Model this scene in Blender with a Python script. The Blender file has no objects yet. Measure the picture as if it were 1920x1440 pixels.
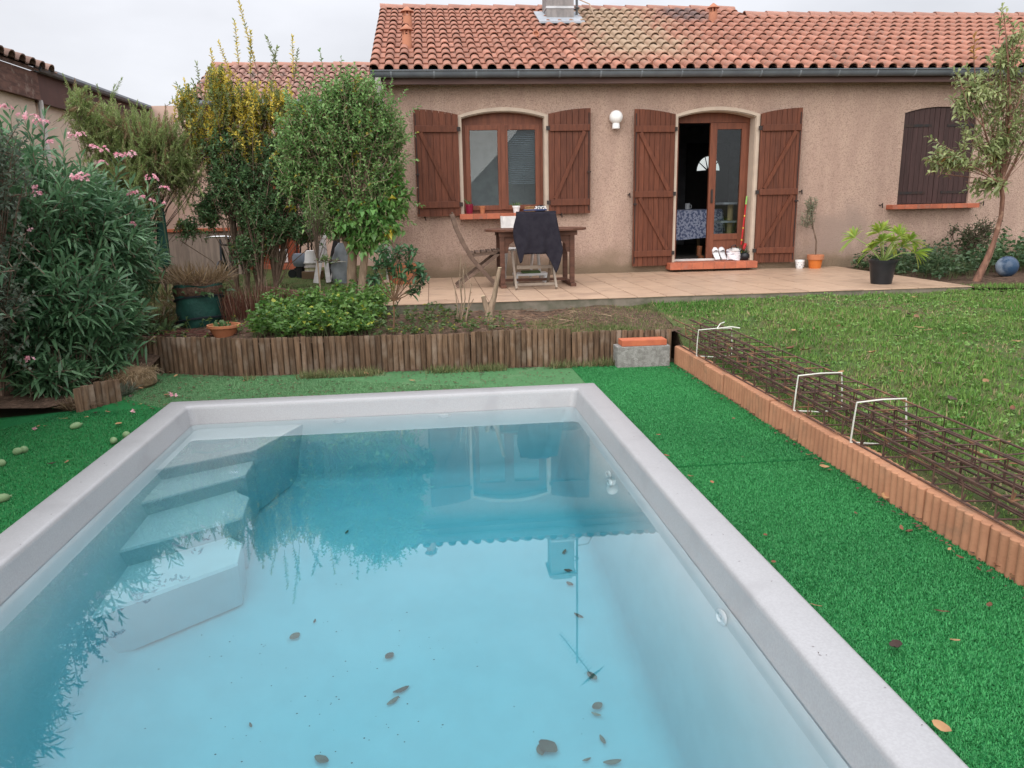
import bpy, bmesh, math, random
import numpy as np
from mathutils import Vector, Matrix

# ------------------------------------------------------------------ camera
scene = bpy.context.scene
rnd = random.Random(7)
NR = np.random.default_rng(11)
PI = math.pi
FPX, YAW, PITCH, ROLL, CAMZ = 1437.97, 0.0981106, 0.2282398, 0.0202409, 1.5


def cam_axes():
    cy, sy, cp, sp = math.cos(YAW), math.sin(YAW), math.cos(PITCH), math.sin(PITCH)
    fw = np.array([sy, cy, 0.0]); rt = np.array([cy, -sy, 0.0]); up = np.array([0, 0, 1.0])
    f = fw * cp - up * sp
    d = -fw * sp - up * cp
    c, s = math.cos(ROLL), math.sin(ROLL)
    return rt * c + d * s, -rt * s + d * c, f


CR, CD, CF = cam_axes()
cam_data = bpy.data.cameras.new('camera')
cam_data.sensor_width = 36.0
cam_data.lens = FPX / 1920 * 36
cam_data.clip_start = 0.05
cam_data.clip_end = 2000
cam = bpy.data.objects.new('camera', cam_data)
scene.collection.objects.link(cam)
mw = Matrix.Identity(4)
for i in range(3):
    mw[i][0] = CR[i]; mw[i][1] = -CD[i]; mw[i][2] = -CF[i]
mw[2][3] = CAMZ
cam.matrix_world = mw
scene.camera = cam

# ------------------------------------------------------------------ sky, sun, exposure
world = bpy.data.worlds.new('World')
scene.world = world
world.use_nodes = True
wn, wl = world.node_tree.nodes, world.node_tree.links
wn.clear()
SUN_EL, SUN_AZ = math.radians(28), math.radians(205)      # azimuth clockwise from +Y
sky = wn.new('ShaderNodeTexSky'); sky.sky_type = 'NISHITA'; sky.sun_disc = False
sky.sun_elevation = SUN_EL; sky.sun_rotation = SUN_AZ
tcw = wn.new('ShaderNodeTexCoord')
sep = wn.new('ShaderNodeSeparateXYZ'); wl.new(tcw.outputs['Generated'], sep.inputs[0])
zmax = wn.new('ShaderNodeMath'); zmax.operation = 'MAXIMUM'; zmax.inputs[1].default_value = 0; wl.new(sep.outputs['Z'], zmax.inputs[0])
zpow = wn.new('ShaderNodeMath'); zpow.operation = 'POWER'; zpow.inputs[1].default_value = 1.5; wl.new(zmax.outputs[0], zpow.inputs[0])
grad = wn.new('ShaderNodeMapRange'); wl.new(zpow.outputs[0], grad.inputs['Value'])
grad.inputs['From Min'].default_value = 0; grad.inputs['From Max'].default_value = 1
grad.inputs['To Min'].default_value = 5.7; grad.inputs['To Max'].default_value = 21.5
cl = wn.new('ShaderNodeTexNoise'); cl.inputs['Scale'].default_value = 2.6; cl.inputs['Detail'].default_value = 5
cmap = wn.new('ShaderNodeMapping'); cmap.inputs['Scale'].default_value = (1, 1, 2.2)
wl.new(tcw.outputs['Generated'], cmap.inputs[0]); wl.new(cmap.outputs[0], cl.inputs['Vector'])
clr = wn.new('ShaderNodeMapRange'); wl.new(cl.outputs['Fac'], clr.inputs['Value'])
clr.inputs['From Min'].default_value = .3; clr.inputs['From Max'].default_value = .7
clr.inputs['To Min'].default_value = .80; clr.inputs['To Max'].default_value = 1.12
mul = wn.new('ShaderNodeMath'); mul.operation = 'MULTIPLY'
wl.new(grad.outputs[0], mul.inputs[0]); wl.new(clr.outputs[0], mul.inputs[1])
tint = wn.new('ShaderNodeVectorMath'); tint.operation = 'SCALE'; tint.inputs[0].default_value = (.975, .985, 1.04)
wl.new(mul.outputs[0], tint.inputs['Scale'])
wmix = wn.new('ShaderNodeMix'); wmix.data_type = 'RGBA'; wmix.inputs['Factor'].default_value = .93
wl.new(sky.outputs[0], wmix.inputs['A']); wl.new(tint.outputs[0], wmix.inputs['B'])
bg = wn.new('ShaderNodeBackground'); bg.inputs['Strength'].default_value = .1
wl.new(wmix.outputs['Result'], bg.inputs['Color'])
wo = wn.new('ShaderNodeOutputWorld'); wl.new(bg.outputs[0], wo.inputs[0])

sun_data = bpy.data.lights.new('sun', 'SUN')
sun_data.energy = 2.3; sun_data.angle = math.radians(75); sun_data.color = (1, .97, .93)
sun = bpy.data.objects.new('sun', sun_data)
scene.collection.objects.link(sun)
sd = Vector((math.sin(SUN_AZ) * math.cos(SUN_EL), math.cos(SUN_AZ) * math.cos(SUN_EL), math.sin(SUN_EL)))
sun.rotation_euler = sd.to_track_quat('Z', 'Y').to_euler()
sun.location = (0, -5, 12)

scene.view_settings.view_transform = 'Standard'
scene.view_settings.look = 'None'
scene.view_settings.exposure = 0.45
scene.view_settings.gamma = 1.0
scene.view_settings.use_curve_mapping = False
scene.render.engine = 'CYCLES'
scene.cycles.use_denoising = True
scene.cycles.max_bounces = 14
scene.cycles.transmission_bounces = 12
scene.cycles.transparent_max_bounces = 12
scene.cycles.sample_clamp_indirect = 6


# ------------------------------------------------------------------ a photo pixel gives a direction; the plane it meets gives the distance
def ray(x, y):
    return CR * ((x - 960) / FPX) + CD * ((y - 720) / FPX) + CF


def pz(x, y, z):
    d = ray(x, y); t = (z - CAMZ) / d[2]
    return Vector((d[0] * t, d[1] * t, z))


def py(x, y, Y):
    d = ray(x, y); t = Y / d[1]
    return Vector((d[0] * t, Y, CAMZ + d[2] * t))


def px(x, y, X):
    d = ray(x, y); t = X / d[0]
    return Vector((X, d[1] * t, CAMZ + d[2] * t))


WATER_Z = -.09


def pw(x, y, z):                                   # the same through the pool's surface
    p = pz(x, y, WATER_Z); d = ray(x, y); d = d / np.linalg.norm(d)
    r = 1 / 1.33; c = -d[2]
    t = r * d + (r * c - math.sqrt(1 - r * r * (1 - c * c))) * np.array([0, 0, 1.0])
    k = (z - WATER_Z) / t[2]
    return Vector((p[0] + t[0] * k, p[1] + t[1] * k, z))


# ------------------------------------------------------------------ objects
COL = scene.collection
WPOS = {}


def link(o, parent=None):
    COL.objects.link(o)
    if parent is not None:
        o.parent = parent
    return o


def tag(o, label=None, cat=None, group=None, kind=None):
    if label: o['label'] = label
    if cat: o['category'] = cat
    if group: o['group'] = group
    if kind: o['kind'] = kind
    return o


def thing(name, label, cat, loc=(0, 0, 0), group=None):
    o = bpy.data.objects.new(name, None)
    o.empty_display_size = .1
    o.location = loc
    link(o)
    WPOS[o.name] = Vector(loc)
    return tag(o, label, cat, group)


def wpos(o):
    return WPOS.get(o.name, Vector((0, 0, 0))) if o is not None else Vector((0, 0, 0))


def finish(me, mat, smooth, ang=40):
    if mat is not None:
        me.materials.append(mat)
    if smooth:
        me.polygons.foreach_set('use_smooth', [True] * len(me.polygons))
        me.set_sharp_from_angle(angle=math.radians(ang))
    me.update()


class MB:
    """collects vertices and faces in world coordinates and links them as one object"""

    def __init__(self):
        self.v, self.f = [], []

    def add(self, verts, faces):
        n = len(self.v)
        self.v += [tuple(p) for p in verts]
        self.f += [tuple(i + n for i in f) for f in faces]
        return self

    def box(self, a, b, m=None):
        x0, y0, z0 = a; x1, y1, z1 = b
        vs = [Vector(p) for p in ((x0, y0, z0), (x1, y0, z0), (x1, y1, z0), (x0, y1, z0), (x0, y0, z1), (x1, y0, z1), (x1, y1, z1), (x0, y1, z1))]
        if m is not None: vs = [m @ p for p in vs]
        return self.add(vs, [(0, 3, 2, 1), (4, 5, 6, 7), (0, 1, 5, 4), (1, 2, 6, 5), (2, 3, 7, 6), (3, 0, 4, 7)])

    def beam(self, p0, p1, w, h, side=None):
        """bar of section w (along side) x h from p0 to p1"""
        p0, p1 = Vector(p0), Vector(p1); d = (p1 - p0).normalized()
        s = Vector(side) if side is not None else (Vector((0, 0, 1)) if abs(d.z) < .9 else Vector((0, 1, 0))).cross(d)
        s = (s - d * s.dot(d)).normalized(); n = d.cross(s)
        vs = []
        for p in (p0, p1):
            for a, b in ((-1, -1), (1, -1), (1, 1), (-1, 1)):
                vs.append(p + s * (a * w / 2) + n * (b * h / 2))
        return self.add(vs, [(3, 2, 1, 0), (4, 5, 6, 7), (0, 1, 5, 4), (1, 2, 6, 5), (2, 3, 7, 6), (3, 0, 4, 7)])

    def tube(self, pts, r, n=6, cap=True):
        pts = [Vector(p) for p in pts]; m = len(pts)
        rs = r if isinstance(r, (list, tuple)) else [r] * m
        base = len(self.v); ref = None
        for i, p in enumerate(pts):
            d = (pts[min(i + 1, m - 1)] - pts[max(i - 1, 0)]).normalized()
            if ref is None: ref = Vector((0, 0, 1)) if abs(d.z) < .8 else Vector((1, 0, 0))
            s = (ref - d * ref.dot(d)).normalized(); t = d.cross(s); ref = s
            for k in range(n):
                a = 2 * PI * k / n
                self.v.append(tuple(p + s * (math.cos(a) * rs[i]) + t * (math.sin(a) * rs[i])))
        for i in range(m - 1):
            for k in range(n):
                a = base + i * n + k; b = base + i * n + (k + 1) % n
                self.f.append((a, b, b + n, a + n))
        if cap:
            self.f.append(tuple(base + k for k in reversed(range(n))))
            self.f.append(tuple(base + (m - 1) * n + k for k in range(n)))
        return self

    def lathe(self, c, prof, n=20, m=None):
        """prof: (radius, z) from bottom outside; c: base point"""
        c = Vector(c); base = len(self.v)
        for r, z in prof:
            for k in range(n):
                a = 2 * PI * k / n; p = Vector((r * math.cos(a), r * math.sin(a), z))
                if m is not None: p = m @ p
                self.v.append(tuple(c + p))
        for i in range(len(prof) - 1):
            for k in range(n):
                a = base + i * n + k; b = base + i * n + (k + 1) % n
                self.f.append((a, b, b + n, a + n))
        self.f.append(tuple(base + k for k in reversed(range(n))))
        self.f.append(tuple(base + (len(prof) - 1) * n + k for k in range(n)))
        return self

    def ball(self, c, r, n=14, sc=(1, 1, 1), m=None):
        prof = []
        h = n // 2
        base = len(self.v); c = Vector(c)
        for i in range(h + 1):
            th = -PI / 2 + PI * i / h
            for k in range(n):
                a = 2 * PI * k / n
                p = Vector((r * sc[0] * math.cos(th) * math.cos(a), r * sc[1] * math.cos(th) * math.sin(a), r * sc[2] * math.sin(th)))
                if m is not None: p = m @ p
                self.v.append(tuple(c + p))
        for i in range(h):
            for k in range(n):
                a = base + i * n + k; b = base + i * n + (k + 1) % n
                self.f.append((a, b, b + n, a + n))
        return self

    def prism(self, poly, dvec):
        """polygon (3D points) extruded by dvec"""
        n = len(poly); d = Vector(dvec)
        vs = [Vector(p) for p in poly] + [Vector(p) + d for p in poly]
        fs = [tuple(reversed(range(n))), tuple(range(n, 2 * n))]
        fs += [(i, (i + 1) % n, n + (i + 1) % n, n + i) for i in range(n)]
        return self.add(vs, fs)

    def mesh(self, name, off=Vector((0, 0, 0)), bevel=0, fixn=True, merge=False):
        me = bpy.data.meshes.new(name)
        me.from_pydata([(p[0] - off[0], p[1] - off[1], p[2] - off[2]) for p in self.v], [], self.f)
        if fixn or bevel:
            bm = bmesh.new(); bm.from_mesh(me)
            if merge: bmesh.ops.remove_doubles(bm, verts=bm.verts, dist=1e-5)
            if fixn: bmesh.ops.recalc_face_normals(bm, faces=bm.faces)
            if bevel: bmesh.ops.bevel(bm, geom=list(bm.edges), offset=bevel, segments=2, affect='EDGES', profile=.6)
            bm.to_mesh(me); bm.free()
        return me

    def build(self, name, mat, parent=None, smooth=False, bevel=0, ang=40, fixn=True, merge=False):
        off = wpos(parent)
        me = self.mesh(name, off, bevel, fixn, merge)
        finish(me, mat, smooth, ang)
        o = bpy.data.objects.new(name, me)
        link(o, parent)
        WPOS[o.name] = Vector(off)
        return o


def inst(me, name, parent, loc, rot=(0, 0, 0), scale=(1, 1, 1)):
    o = bpy.data.objects.new(name, me)
    o.location = Vector(loc) - wpos(parent); o.rotation_euler = rot; o.scale = scale
    link(o, parent)
    WPOS[o.name] = Vector(loc)
    return o


def fast_mesh(name, V, T, col=None):
    """big triangle mesh from numpy arrays; col is one colour per vertex"""
    me = bpy.data.meshes.new(name)
    me.vertices.add(len(V)); me.vertices.foreach_set('co', np.ascontiguousarray(V, dtype=np.float32).ravel())
    me.loops.add(len(T) * 3); me.loops.foreach_set('vertex_index', np.ascontiguousarray(T, dtype=np.int32).ravel())
    me.polygons.add(len(T)); me.polygons.foreach_set('loop_start', np.arange(0, len(T) * 3, 3, dtype=np.int32))
    me.update(calc_edges=True)
    if col is not None:
        at = me.color_attributes.new('Col', 'FLOAT_COLOR', 'POINT')
        c4 = np.ones((len(V), 4), dtype=np.float32); c4[:, :3] = col
        at.data.foreach_set('color', c4.ravel())
    return me


def fast_obj(name, V, T, mat, parent=None, col=None, smooth=False):
    off = wpos(parent)
    me = fast_mesh(name, V - np.array(off), T, col)
    me.materials.append(mat)
    if smooth: me.polygons.foreach_set('use_smooth', [True] * len(me.polygons))
    o = bpy.data.objects.new(name, me)
    link(o, parent)
    WPOS[o.name] = Vector(off)
    return o


# ------------------------------------------------------------------ materials
def rgb(c):
    return (c[0], c[1], c[2], 1)


def M(name, c1, c2=None, rough=.75, scale=6, detail=5, bump=0, bscale=60, metal=0, spec=.3, rv=0, stretch=(1, 1, 1),
      ramp=(.35, .65), c3=None, s3=1.5, ramp3=(.52, .7), bdist=.01, coord='Object', bstretch=None):
    m = bpy.data.materials.new(name); m.use_nodes = True
    nt = m.node_tree; N, L = nt.nodes, nt.links
    b = N['Principled BSDF']
    b.inputs['Roughness'].default_value = rough
    b.inputs['Metallic'].default_value = metal
    b.inputs['Specular IOR Level'].default_value = spec
    tc = N.new('ShaderNodeTexCoord'); oi = N.new('ShaderNodeObjectInfo')
    ms = N.new('ShaderNodeMath'); ms.operation = 'MULTIPLY'; ms.inputs[1].default_value = 37.0
    L.new(oi.outputs['Random'], ms.inputs[0])
    av = N.new('ShaderNodeVectorMath'); av.operation = 'ADD'
    L.new(tc.outputs[coord], av.inputs[0]); L.new(ms.outputs[0], av.inputs[1])
    mp = N.new('ShaderNodeMapping'); mp.inputs['Scale'].default_value = stretch
    L.new(av.outputs[0], mp.inputs[0])

    def noise(sc, det, vec):
        n = N.new('ShaderNodeTexNoise'); n.inputs['Scale'].default_value = sc; n.inputs['Detail'].default_value = det
        n.inputs['Roughness'].default_value = .6
        L.new(vec, n.inputs['Vector'])
        return n

    def mix(a, bcol, fac):
        x = N.new('ShaderNodeMix'); x.data_type = 'RGBA'
        L.new(fac, x.inputs['Factor'])
        if isinstance(a, tuple): x.inputs['A'].default_value = rgb(a)
        else: L.new(a, x.inputs['A'])
        x.inputs['B'].default_value = rgb(bcol)
        return x.outputs['Result']

    def rampf(val, lo, hi):
        r = N.new('ShaderNodeMapRange'); r.interpolation_type = 'SMOOTHSTEP'
        r.inputs['From Min'].default_value = lo; r.inputs['From Max'].default_value = hi
        L.new(val, r.inputs['Value'])
        return r.outputs[0]

    if c2 is None: c2 = tuple(x * .8 for x in c1)
    c = mix(tuple(c1), c2, rampf(noise(scale, detail, mp.outputs[0]).outputs['Fac'], *ramp))
    if c3 is not None:
        c = mix(c, c3, rampf(noise(s3, 5, av.outputs[0]).outputs['Fac'], *ramp3))
    if rv:
        h = N.new('ShaderNodeHueSaturation')
        r = N.new('ShaderNodeMapRange'); r.inputs['To Min'].default_value = 1 - rv; r.inputs['To Max'].default_value = 1 + rv
        L.new(oi.outputs['Random'], r.inputs['Value']); L.new(r.outputs[0], h.inputs['Value'])
        L.new(c, h.inputs['Color']); c = h.outputs[0]
    L.new(c, b.inputs['Base Color'])
    if bump:
        bn = N.new('ShaderNodeBump'); bn.inputs['Strength'].default_value = bump; bn.inputs['Distance'].default_value = bdist
        bm2 = N.new('ShaderNodeMapping'); bm2.inputs['Scale'].default_value = bstretch or (1, 1, 1)
        L.new(av.outputs[0], bm2.inputs[0])
        L.new(noise(bscale, 4, bm2.outputs[0]).outputs['Fac'], bn.inputs['Height'])
        L.new(bn.outputs[0], b.inputs['Normal'])
    m['bsdf'] = b.name
    return m


def leaf_mat(name, rough=.5, trans=.28, spec=.3):
    m = bpy.data.materials.new(name); m.use_nodes = True
    N, L = m.node_tree.nodes, m.node_tree.links
    b = N['Principled BSDF']; b.inputs['Roughness'].default_value = rough; b.inputs['Specular IOR Level'].default_value = spec
    a = N.new('ShaderNodeAttribute'); a.attribute_name = 'Col'
    L.new(a.outputs['Color'], b.inputs['Base Color'])
    t = N.new('ShaderNodeBsdfTranslucent'); L.new(a.outputs['Color'], t.inputs['Color'])
    mx = N.new('ShaderNodeMixShader'); mx.inputs[0].default_value = trans
    L.new(b.outputs[0], mx.inputs[1]); L.new(t.outputs[0], mx.inputs[2])
    L.new(mx.outputs[0], N['Material Output'].inputs['Surface'])
    return m


def stain(m, colour, terms):
    """mix a stain colour into a material's base colour where world-space terms (axis, lo, hi) all hold; edges broken by noise"""
    N, L = m.node_tree.nodes, m.node_tree.links
    b = N['Principled BSDF']; src = b.inputs['Base Color'].links[0].from_socket
    g = N.new('ShaderNodeNewGeometry'); s = N.new('ShaderNodeSeparateXYZ'); L.new(g.outputs['Position'], s.inputs[0])
    n = N.new('ShaderNodeTexNoise'); n.inputs['Scale'].default_value = 3.5; n.inputs['Detail'].default_value = 6
    L.new(g.outputs['Position'], n.inputs['Vector'])
    fac = None
    for ax, lo, hi in terms:
        jit = N.new('ShaderNodeMath'); jit.operation = 'MULTIPLY_ADD'
        L.new(n.outputs['Fac'], jit.inputs[0]); jit.inputs[1].default_value = abs(hi - lo) * 1.6
        off = N.new('ShaderNodeMath'); off.operation = 'ADD'; off.inputs[1].default_value = -abs(hi - lo) * .8
        L.new(s.outputs[ax], off.inputs[0]); L.new(off.outputs[0], jit.inputs[2])
        r = N.new('ShaderNodeMapRange'); r.interpolation_type = 'SMOOTHSTEP'
        r.inputs['From Min'].default_value = lo; r.inputs['From Max'].default_value = hi
        L.new(jit.outputs[0], r.inputs['Value'])
        if fac is None: fac = r.outputs[0]
        else:
            q = N.new('ShaderNodeMath'); q.operation = 'MULTIPLY'
            L.new(fac, q.inputs[0]); L.new(r.outputs[0], q.inputs[1]); fac = q.outputs[0]
    k = N.new('ShaderNodeMath'); k.operation = 'MULTIPLY'; k.inputs[1].default_value = .8
    L.new(fac, k.inputs[0])
    x = N.new('ShaderNodeMix'); x.data_type = 'RGBA'
    L.new(k.outputs[0], x.inputs['Factor']); L.new(src, x.inputs['A']); x.inputs['B'].default_value = rgb(colour)
    L.new(x.outputs['Result'], b.inputs['Base Color'])


def glass_mat(name, tint=(.9, .95, .95), mixv=.86):
    m = bpy.data.materials.new(name); m.use_nodes = True
    N, L = m.node_tree.nodes, m.node_tree.links
    N.remove(N['Principled BSDF'])
    t = N.new('ShaderNodeBsdfTransparent'); t.inputs['Color'].default_value = rgb(tint)
    g = N.new('ShaderNodeBsdfGlossy'); g.inputs['Roughness'].default_value = .01
    fr = N.new('ShaderNodeFresnel'); fr.inputs['IOR'].default_value = 1.48
    mx = N.new('ShaderNodeMixShader')
    L.new(fr.outputs[0], mx.inputs[0]); L.new(t.outputs[0], mx.inputs[1]); L.new(g.outputs[0], mx.inputs[2])
    L.new(mx.outputs[0], N['Material Output'].inputs['Surface'])
    return m

# material library
mt_wall = M('roughcast_plaster', (.57, .405, .32), (.49, .34, .27), rough=.95, scale=2.4, stretch=(1.6, 1.6, .35), bump=1.0, bscale=85, bdist=.03, spec=.1,
            c3=(.37, .25, .20), s3=62, ramp3=(.47, .66))
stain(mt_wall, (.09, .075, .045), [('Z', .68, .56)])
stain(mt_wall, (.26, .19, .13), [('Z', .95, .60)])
stain(mt_wall, (.36, .265, .22), [('X', 5.2, 6.0), ('X', 6.9, 6.2), ('Z', 1.5, 1.1), ('Z', .6, .8)])
mt_annexwall = M('annex_plaster', (.56, .40, .33), (.50, .35, .28), rough=.95, scale=2, bump=.5, bscale=70, spec=.1)
mt_neighwall = M('neighbour_plaster', (.64, .51, .41), (.58, .46, .37), rough=.95, scale=1.5, bump=.3, bscale=80, spec=.1)
mt_oldwall = M('old_render', (.33, .26, .22), (.24, .19, .16), rough=.95, scale=5, bump=.6, bscale=30, stretch=(3, 3, .4), spec=.1)
mt_trim = M('cream_trim', (.50, .405, .32), (.44, .35, .28), rough=.8, scale=5, bump=.2, bscale=50)
mt_tile = M('roof_terracotta', (.36, .165, .115), (.30, .14, .10), rough=.9, scale=9, rv=.2, spec=.15, c3=(.23, .15, .12), s3=14, ramp3=(.5, .72), bump=.3, bscale=60)
stain(mt_tile, (.33, .255, .175), [('X', 2.1, 2.9), ('X', 4.5, 3.3), ('Z', 3.35, 3.75)])
stain(mt_tile, (.10, .085, .085), [('X', 3.9, 4.6), ('X', 5.1, 4.75), ('Z', 4.35, 4.7)])
mt_tile_rest = mt_tile
mt_ridge = M('ridge_terracotta', (.36, .19, .145), (.30, .16, .125), rough=.9, scale=8, rv=.14, spec=.15)
mt_deck = M('roof_underside', (.16, .10, .08), rough=.95)
mt_zinc = M('gutter_grey_metal', (.115, .13, .145), (.09, .1, .115), rough=.5, metal=.0, scale=4, spec=.5)
mt_fascia = M('fascia_dark_brown', (.12, .07, .06), (.09, .05, .045), rough=.7, scale=5, stretch=(.3, 3, 3))
mt_wood = M('shutter_wood', (.128, .041, .021), (.088, .028, .015), rough=.6, scale=7, stretch=(6, 6, .5), rv=.16, spec=.25, bump=.25, bscale=30, bstretch=(4, 4, .3),
            c3=(.14, .052, .032), s3=5, ramp3=(.58, .8))
mt_wood_dark = M('shutter_wood_dark', (.058, .030, .028), (.042, .022, .02), rough=.6, scale=7, stretch=(6, 6, .5), rv=.14, bump=.2, bscale=30, bstretch=(4, 4, .3))
mt_joinery = M('joinery_wood', (.17, .055, .028), (.12, .038, .02), rough=.55, scale=6, stretch=(5, 5, .5), rv=.05)
mt_iron = M('black_iron', (.03, .028, .028), (.05, .03, .025), rough=.6, scale=14, metal=.3)
mt_sill = M('terracotta_sill', (.42, .125, .065), (.34, .10, .055), rough=.7, scale=9, rv=.1, c3=(.3, .13, .09), s3=6)
mt_glass = glass_mat('window_glass')
mt_blind = M('blind_slat', (.2, .22, .25), rough=.6)
mt_concrete = M('concrete', (.33, .31, .28), (.24, .23, .2), rough=.95, scale=9, bump=.6, bscale=70, spec=.1)
mt_slabside = M('slab_edge', (.20, .17, .135), (.11, .105, .075), rough=.95, scale=5, bump=.5, bscale=50)
mt_ptile = M('terrace_tile', (.47, .325, .225), (.40, .27, .185), rough=.38, scale=3, stretch=(1.2, 5, 1), rv=.05, spec=.35, c3=(.33, .22, .155), s3=2.6, ramp3=(.5, .7))
mt_grout = M('terrace_grout', (.22, .14, .1), rough=.95)
mt_white = M('white_paint', (.78, .77, .76), (.7, .69, .68), rough=.5)
mt_offwhite = M('weathered_white', (.58, .55, .52), (.45, .42, .4), rough=.7, scale=8)
mt_globe = M('globe_opal', (.82, .80, .78), (.78, .76, .74), rough=.25, spec=.5)
mt_soil = M('soil', (.12, .078, .056), (.075, .05, .036), rough=.98, scale=14, bump=.9, bscale=35, bdist=.03, spec=.05, c3=(.18, .12, .085), s3=22)
mt_soil2 = M('mulch_soil', (.12, .072, .05), (.07, .042, .03), rough=.98, scale=25, bump=1, bscale=45, bdist=.03, spec=.05, c3=(.17, .115, .08), s3=40)
mt_ground = M('ground_earth', (.12, .10, .07), (.08, .08, .05), rough=.98, scale=2, bump=.5, bscale=20, spec=.05)
mt_lawn = M('lawn_base', (.075, .12, .04), (.12, .12, .055), rough=.98, scale=5, bump=.9, bscale=60, bdist=.03, spec=.05, c3=(.12, .095, .055), s3=1.6, ramp3=(.56, .76))
mt_turf = M('turf_backing', (.02, .16, .045), (.015, .125, .036), rough=.95, scale=40, bump=.9, bscale=160, spec=.1, c3=(.012, .11, .036), s3=1.2)
mt_turf_pale = M('turf_backing_worn', (.085, .20, .085), (.06, .15, .06), rough=.95, scale=60, bump=.7, bscale=160, spec=.1, c3=(.12, .2, .1), s3=3)
mt_logs = M('weathered_logs', (.15, .094, .058), (.085, .053, .034), rough=.92, scale=9, stretch=(7, 7, .6), rv=.3, spec=.1, bump=.5, bscale=30, bstretch=(5, 5, .4), c3=(.18, .135, .10), s3=4, ramp3=(.46, .68))
mt_edging = M('orange_cast_edging', (.41, .205, .12), (.35, .17, .10), rough=.9, scale=7, rv=.07, spec=.1, bump=.3, bscale=90, c3=(.26, .15, .095), s3=5, ramp3=(.52, .76))
mt_block = M('grey_breeze_block', (.30, .29, .27), (.2, .19, .175), rough=.98, scale=30, bump=1, bscale=90, spec=.05)
mt_redbrick = M('red_brick', (.46, .13, .06), (.38, .1, .05), rough=.8, scale=7, bump=.2)
mt_rust = M('rusty_steel', (.10, .055, .04), (.055, .034, .027), rough=.8, scale=22, metal=.2, c3=(.22, .11, .055), s3=5, ramp3=(.52, .7), rv=.3)
mt_strap = M('white_strap', (.62, .61, .55), (.55, .54, .48), rough=.5)
mt_shell = M('pool_gelcoat', (.335, .333, .340), (.30, .298, .303), rough=.32, scale=120, spec=.4, c3=(.285, .282, .288), s3=3, bump=.06, bscale=320)
mt_shell_in = M('pool_shell_inside', (.50, .56, .575), (.47, .525, .54), rough=.5, scale=3)
mt_fitting = M('white_fitting', (.75, .77, .78), rough=.4)
mt_bark = M('bark', (.17, .115, .085), (.1, .07, .05), rough=.95, scale=9, stretch=(4, 4, .8), bump=.7, bscale=25, spec=.1, c3=(.25, .19, .14), s3=6)
mt_barkpale = M('bark_pale', (.30, .22, .155), (.2, .145, .1), rough=.95, scale=9, stretch=(4, 4, .7), bump=.6, bscale=25, spec=.1)
mt_barkred = M('bark_reddish', (.22, .115, .08), (.14, .075, .055), rough=.9, scale=7, stretch=(4, 4, .6), bump=.6, bscale=20, spec=.1, c3=(.32, .2, .14), s3=8)
mt_twig = M('twig', (.10, .07, .05), rough=.9)
mt_leaf = leaf_mat('foliage', rough=.42, trans=.38, spec=.45)
mt_leaf_gloss = leaf_mat('foliage_waxy', rough=.4, trans=.32, spec=.4)
mt_petal = leaf_mat('petal', rough=.6, trans=.35)
mt_grass = leaf_mat('grass_blades', rough=.6, trans=.3, spec=.15)
mt_fibre = leaf_mat('turf_fibre', rough=.5, trans=.12, spec=.25)
mt_deadleaf = M('dead_leaf', (.20, .085, .04), (.12, .05, .03), rough=.85, scale=12, rv=.45)
mt_terracotta = M('terracotta_pot', (.43, .16, .075), (.35, .13, .06), rough=.85, scale=5, c3=(.3, .17, .11), s3=7)
mt_orangeglaze = M('orange_glaze', (.55, .155, .03), (.5, .12, .025), rough=.3, scale=4)
mt_blackplastic = M('black_plastic', (.018, .019, .022), (.014, .015, .017), rough=.35)
mt_darkcloth = M('navy_cloth', (.028, .026, .034), (.021, .019, .026), rough=.95, scale=12, bump=.3, bscale=200, spec=.05)
mt_bluecloth = M('blue_cloth', (.03, .05, .12), rough=.95)
mt_tablewood = M('table_hardwood', (.125, .055, .035), (.08, .035, .022), rough=.55, scale=5, stretch=(.6, 5, 5), rv=.08)
mt_oldteak = M('weathered_teak', (.15, .10, .075), (.10, .066, .05), rough=.85, scale=6, stretch=(3, 3, 3), rv=.15, bump=.3, bscale=40)
mt_paleteak = M('grey_teak', (.27, .22, .175), (.19, .15, .12), rough=.85, scale=6, rv=.12, bump=.3, bscale=40)
mt_room = M('room_wall', (.20, .20, .22), rough=.9)
mt_roomfloor = M('room_floor', (.12, .10, .09), rough=.6)
mt_bag = M('green_bag_fabric', (.012, .06, .045), (.008, .04, .032), rough=.7, scale=6, bump=.5, bscale=12, bdist=.03)
mt_bagband = M('dark_band', (.012, .016, .02), rough=.7)

# ------------------------------------------------------------------ the ground and the levels of the garden
def lerp(a, b, t):
    return a + (b - a) * t


RET = [(-2.95, 7.62), (-1.85, 7.27), (-.78, 7.22), (.30, 7.17), (1.25, 7.12), (2.23, 7.05)]   # foot of the log edging


def ret_y(x):
    if x <= RET[0][0]: return RET[0][1]
    for (x0, y0), (x1, y1) in zip(RET, RET[1:]):
        if x <= x1: return lerp(y0, y1, (x - x0) / (x1 - x0))
    return RET[-1][1]


def bump_h(x, y):
    return .012 * math.sin(x * 3.1 + y * 1.7) + .010 * math.sin(x * 7.3 - y * 5.1) + .006 * math.sin(13 * x + 11 * y)


def lawn_z(x, y):
    t = min(max((y - 2.2) / 5.9, 0), 1)
    near = min(max((x - 2.5) / 1.0, 0), 1); near = near * near * (3 - 2 * near)
    a = min(max((y - 6.95) / .4, 0), 1); a = a * a * (3 - 2 * a)
    low = lerp(.145, lerp(.33, .42, min(max((y - 7.3) / .9, 0), 1)), a)
    return lerp(low, lerp(.19, .44, t), near) + .012 * max(x - 3, 0) * (1 - t) + bump_h(x, y) * (.3 + near * .6)


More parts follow.
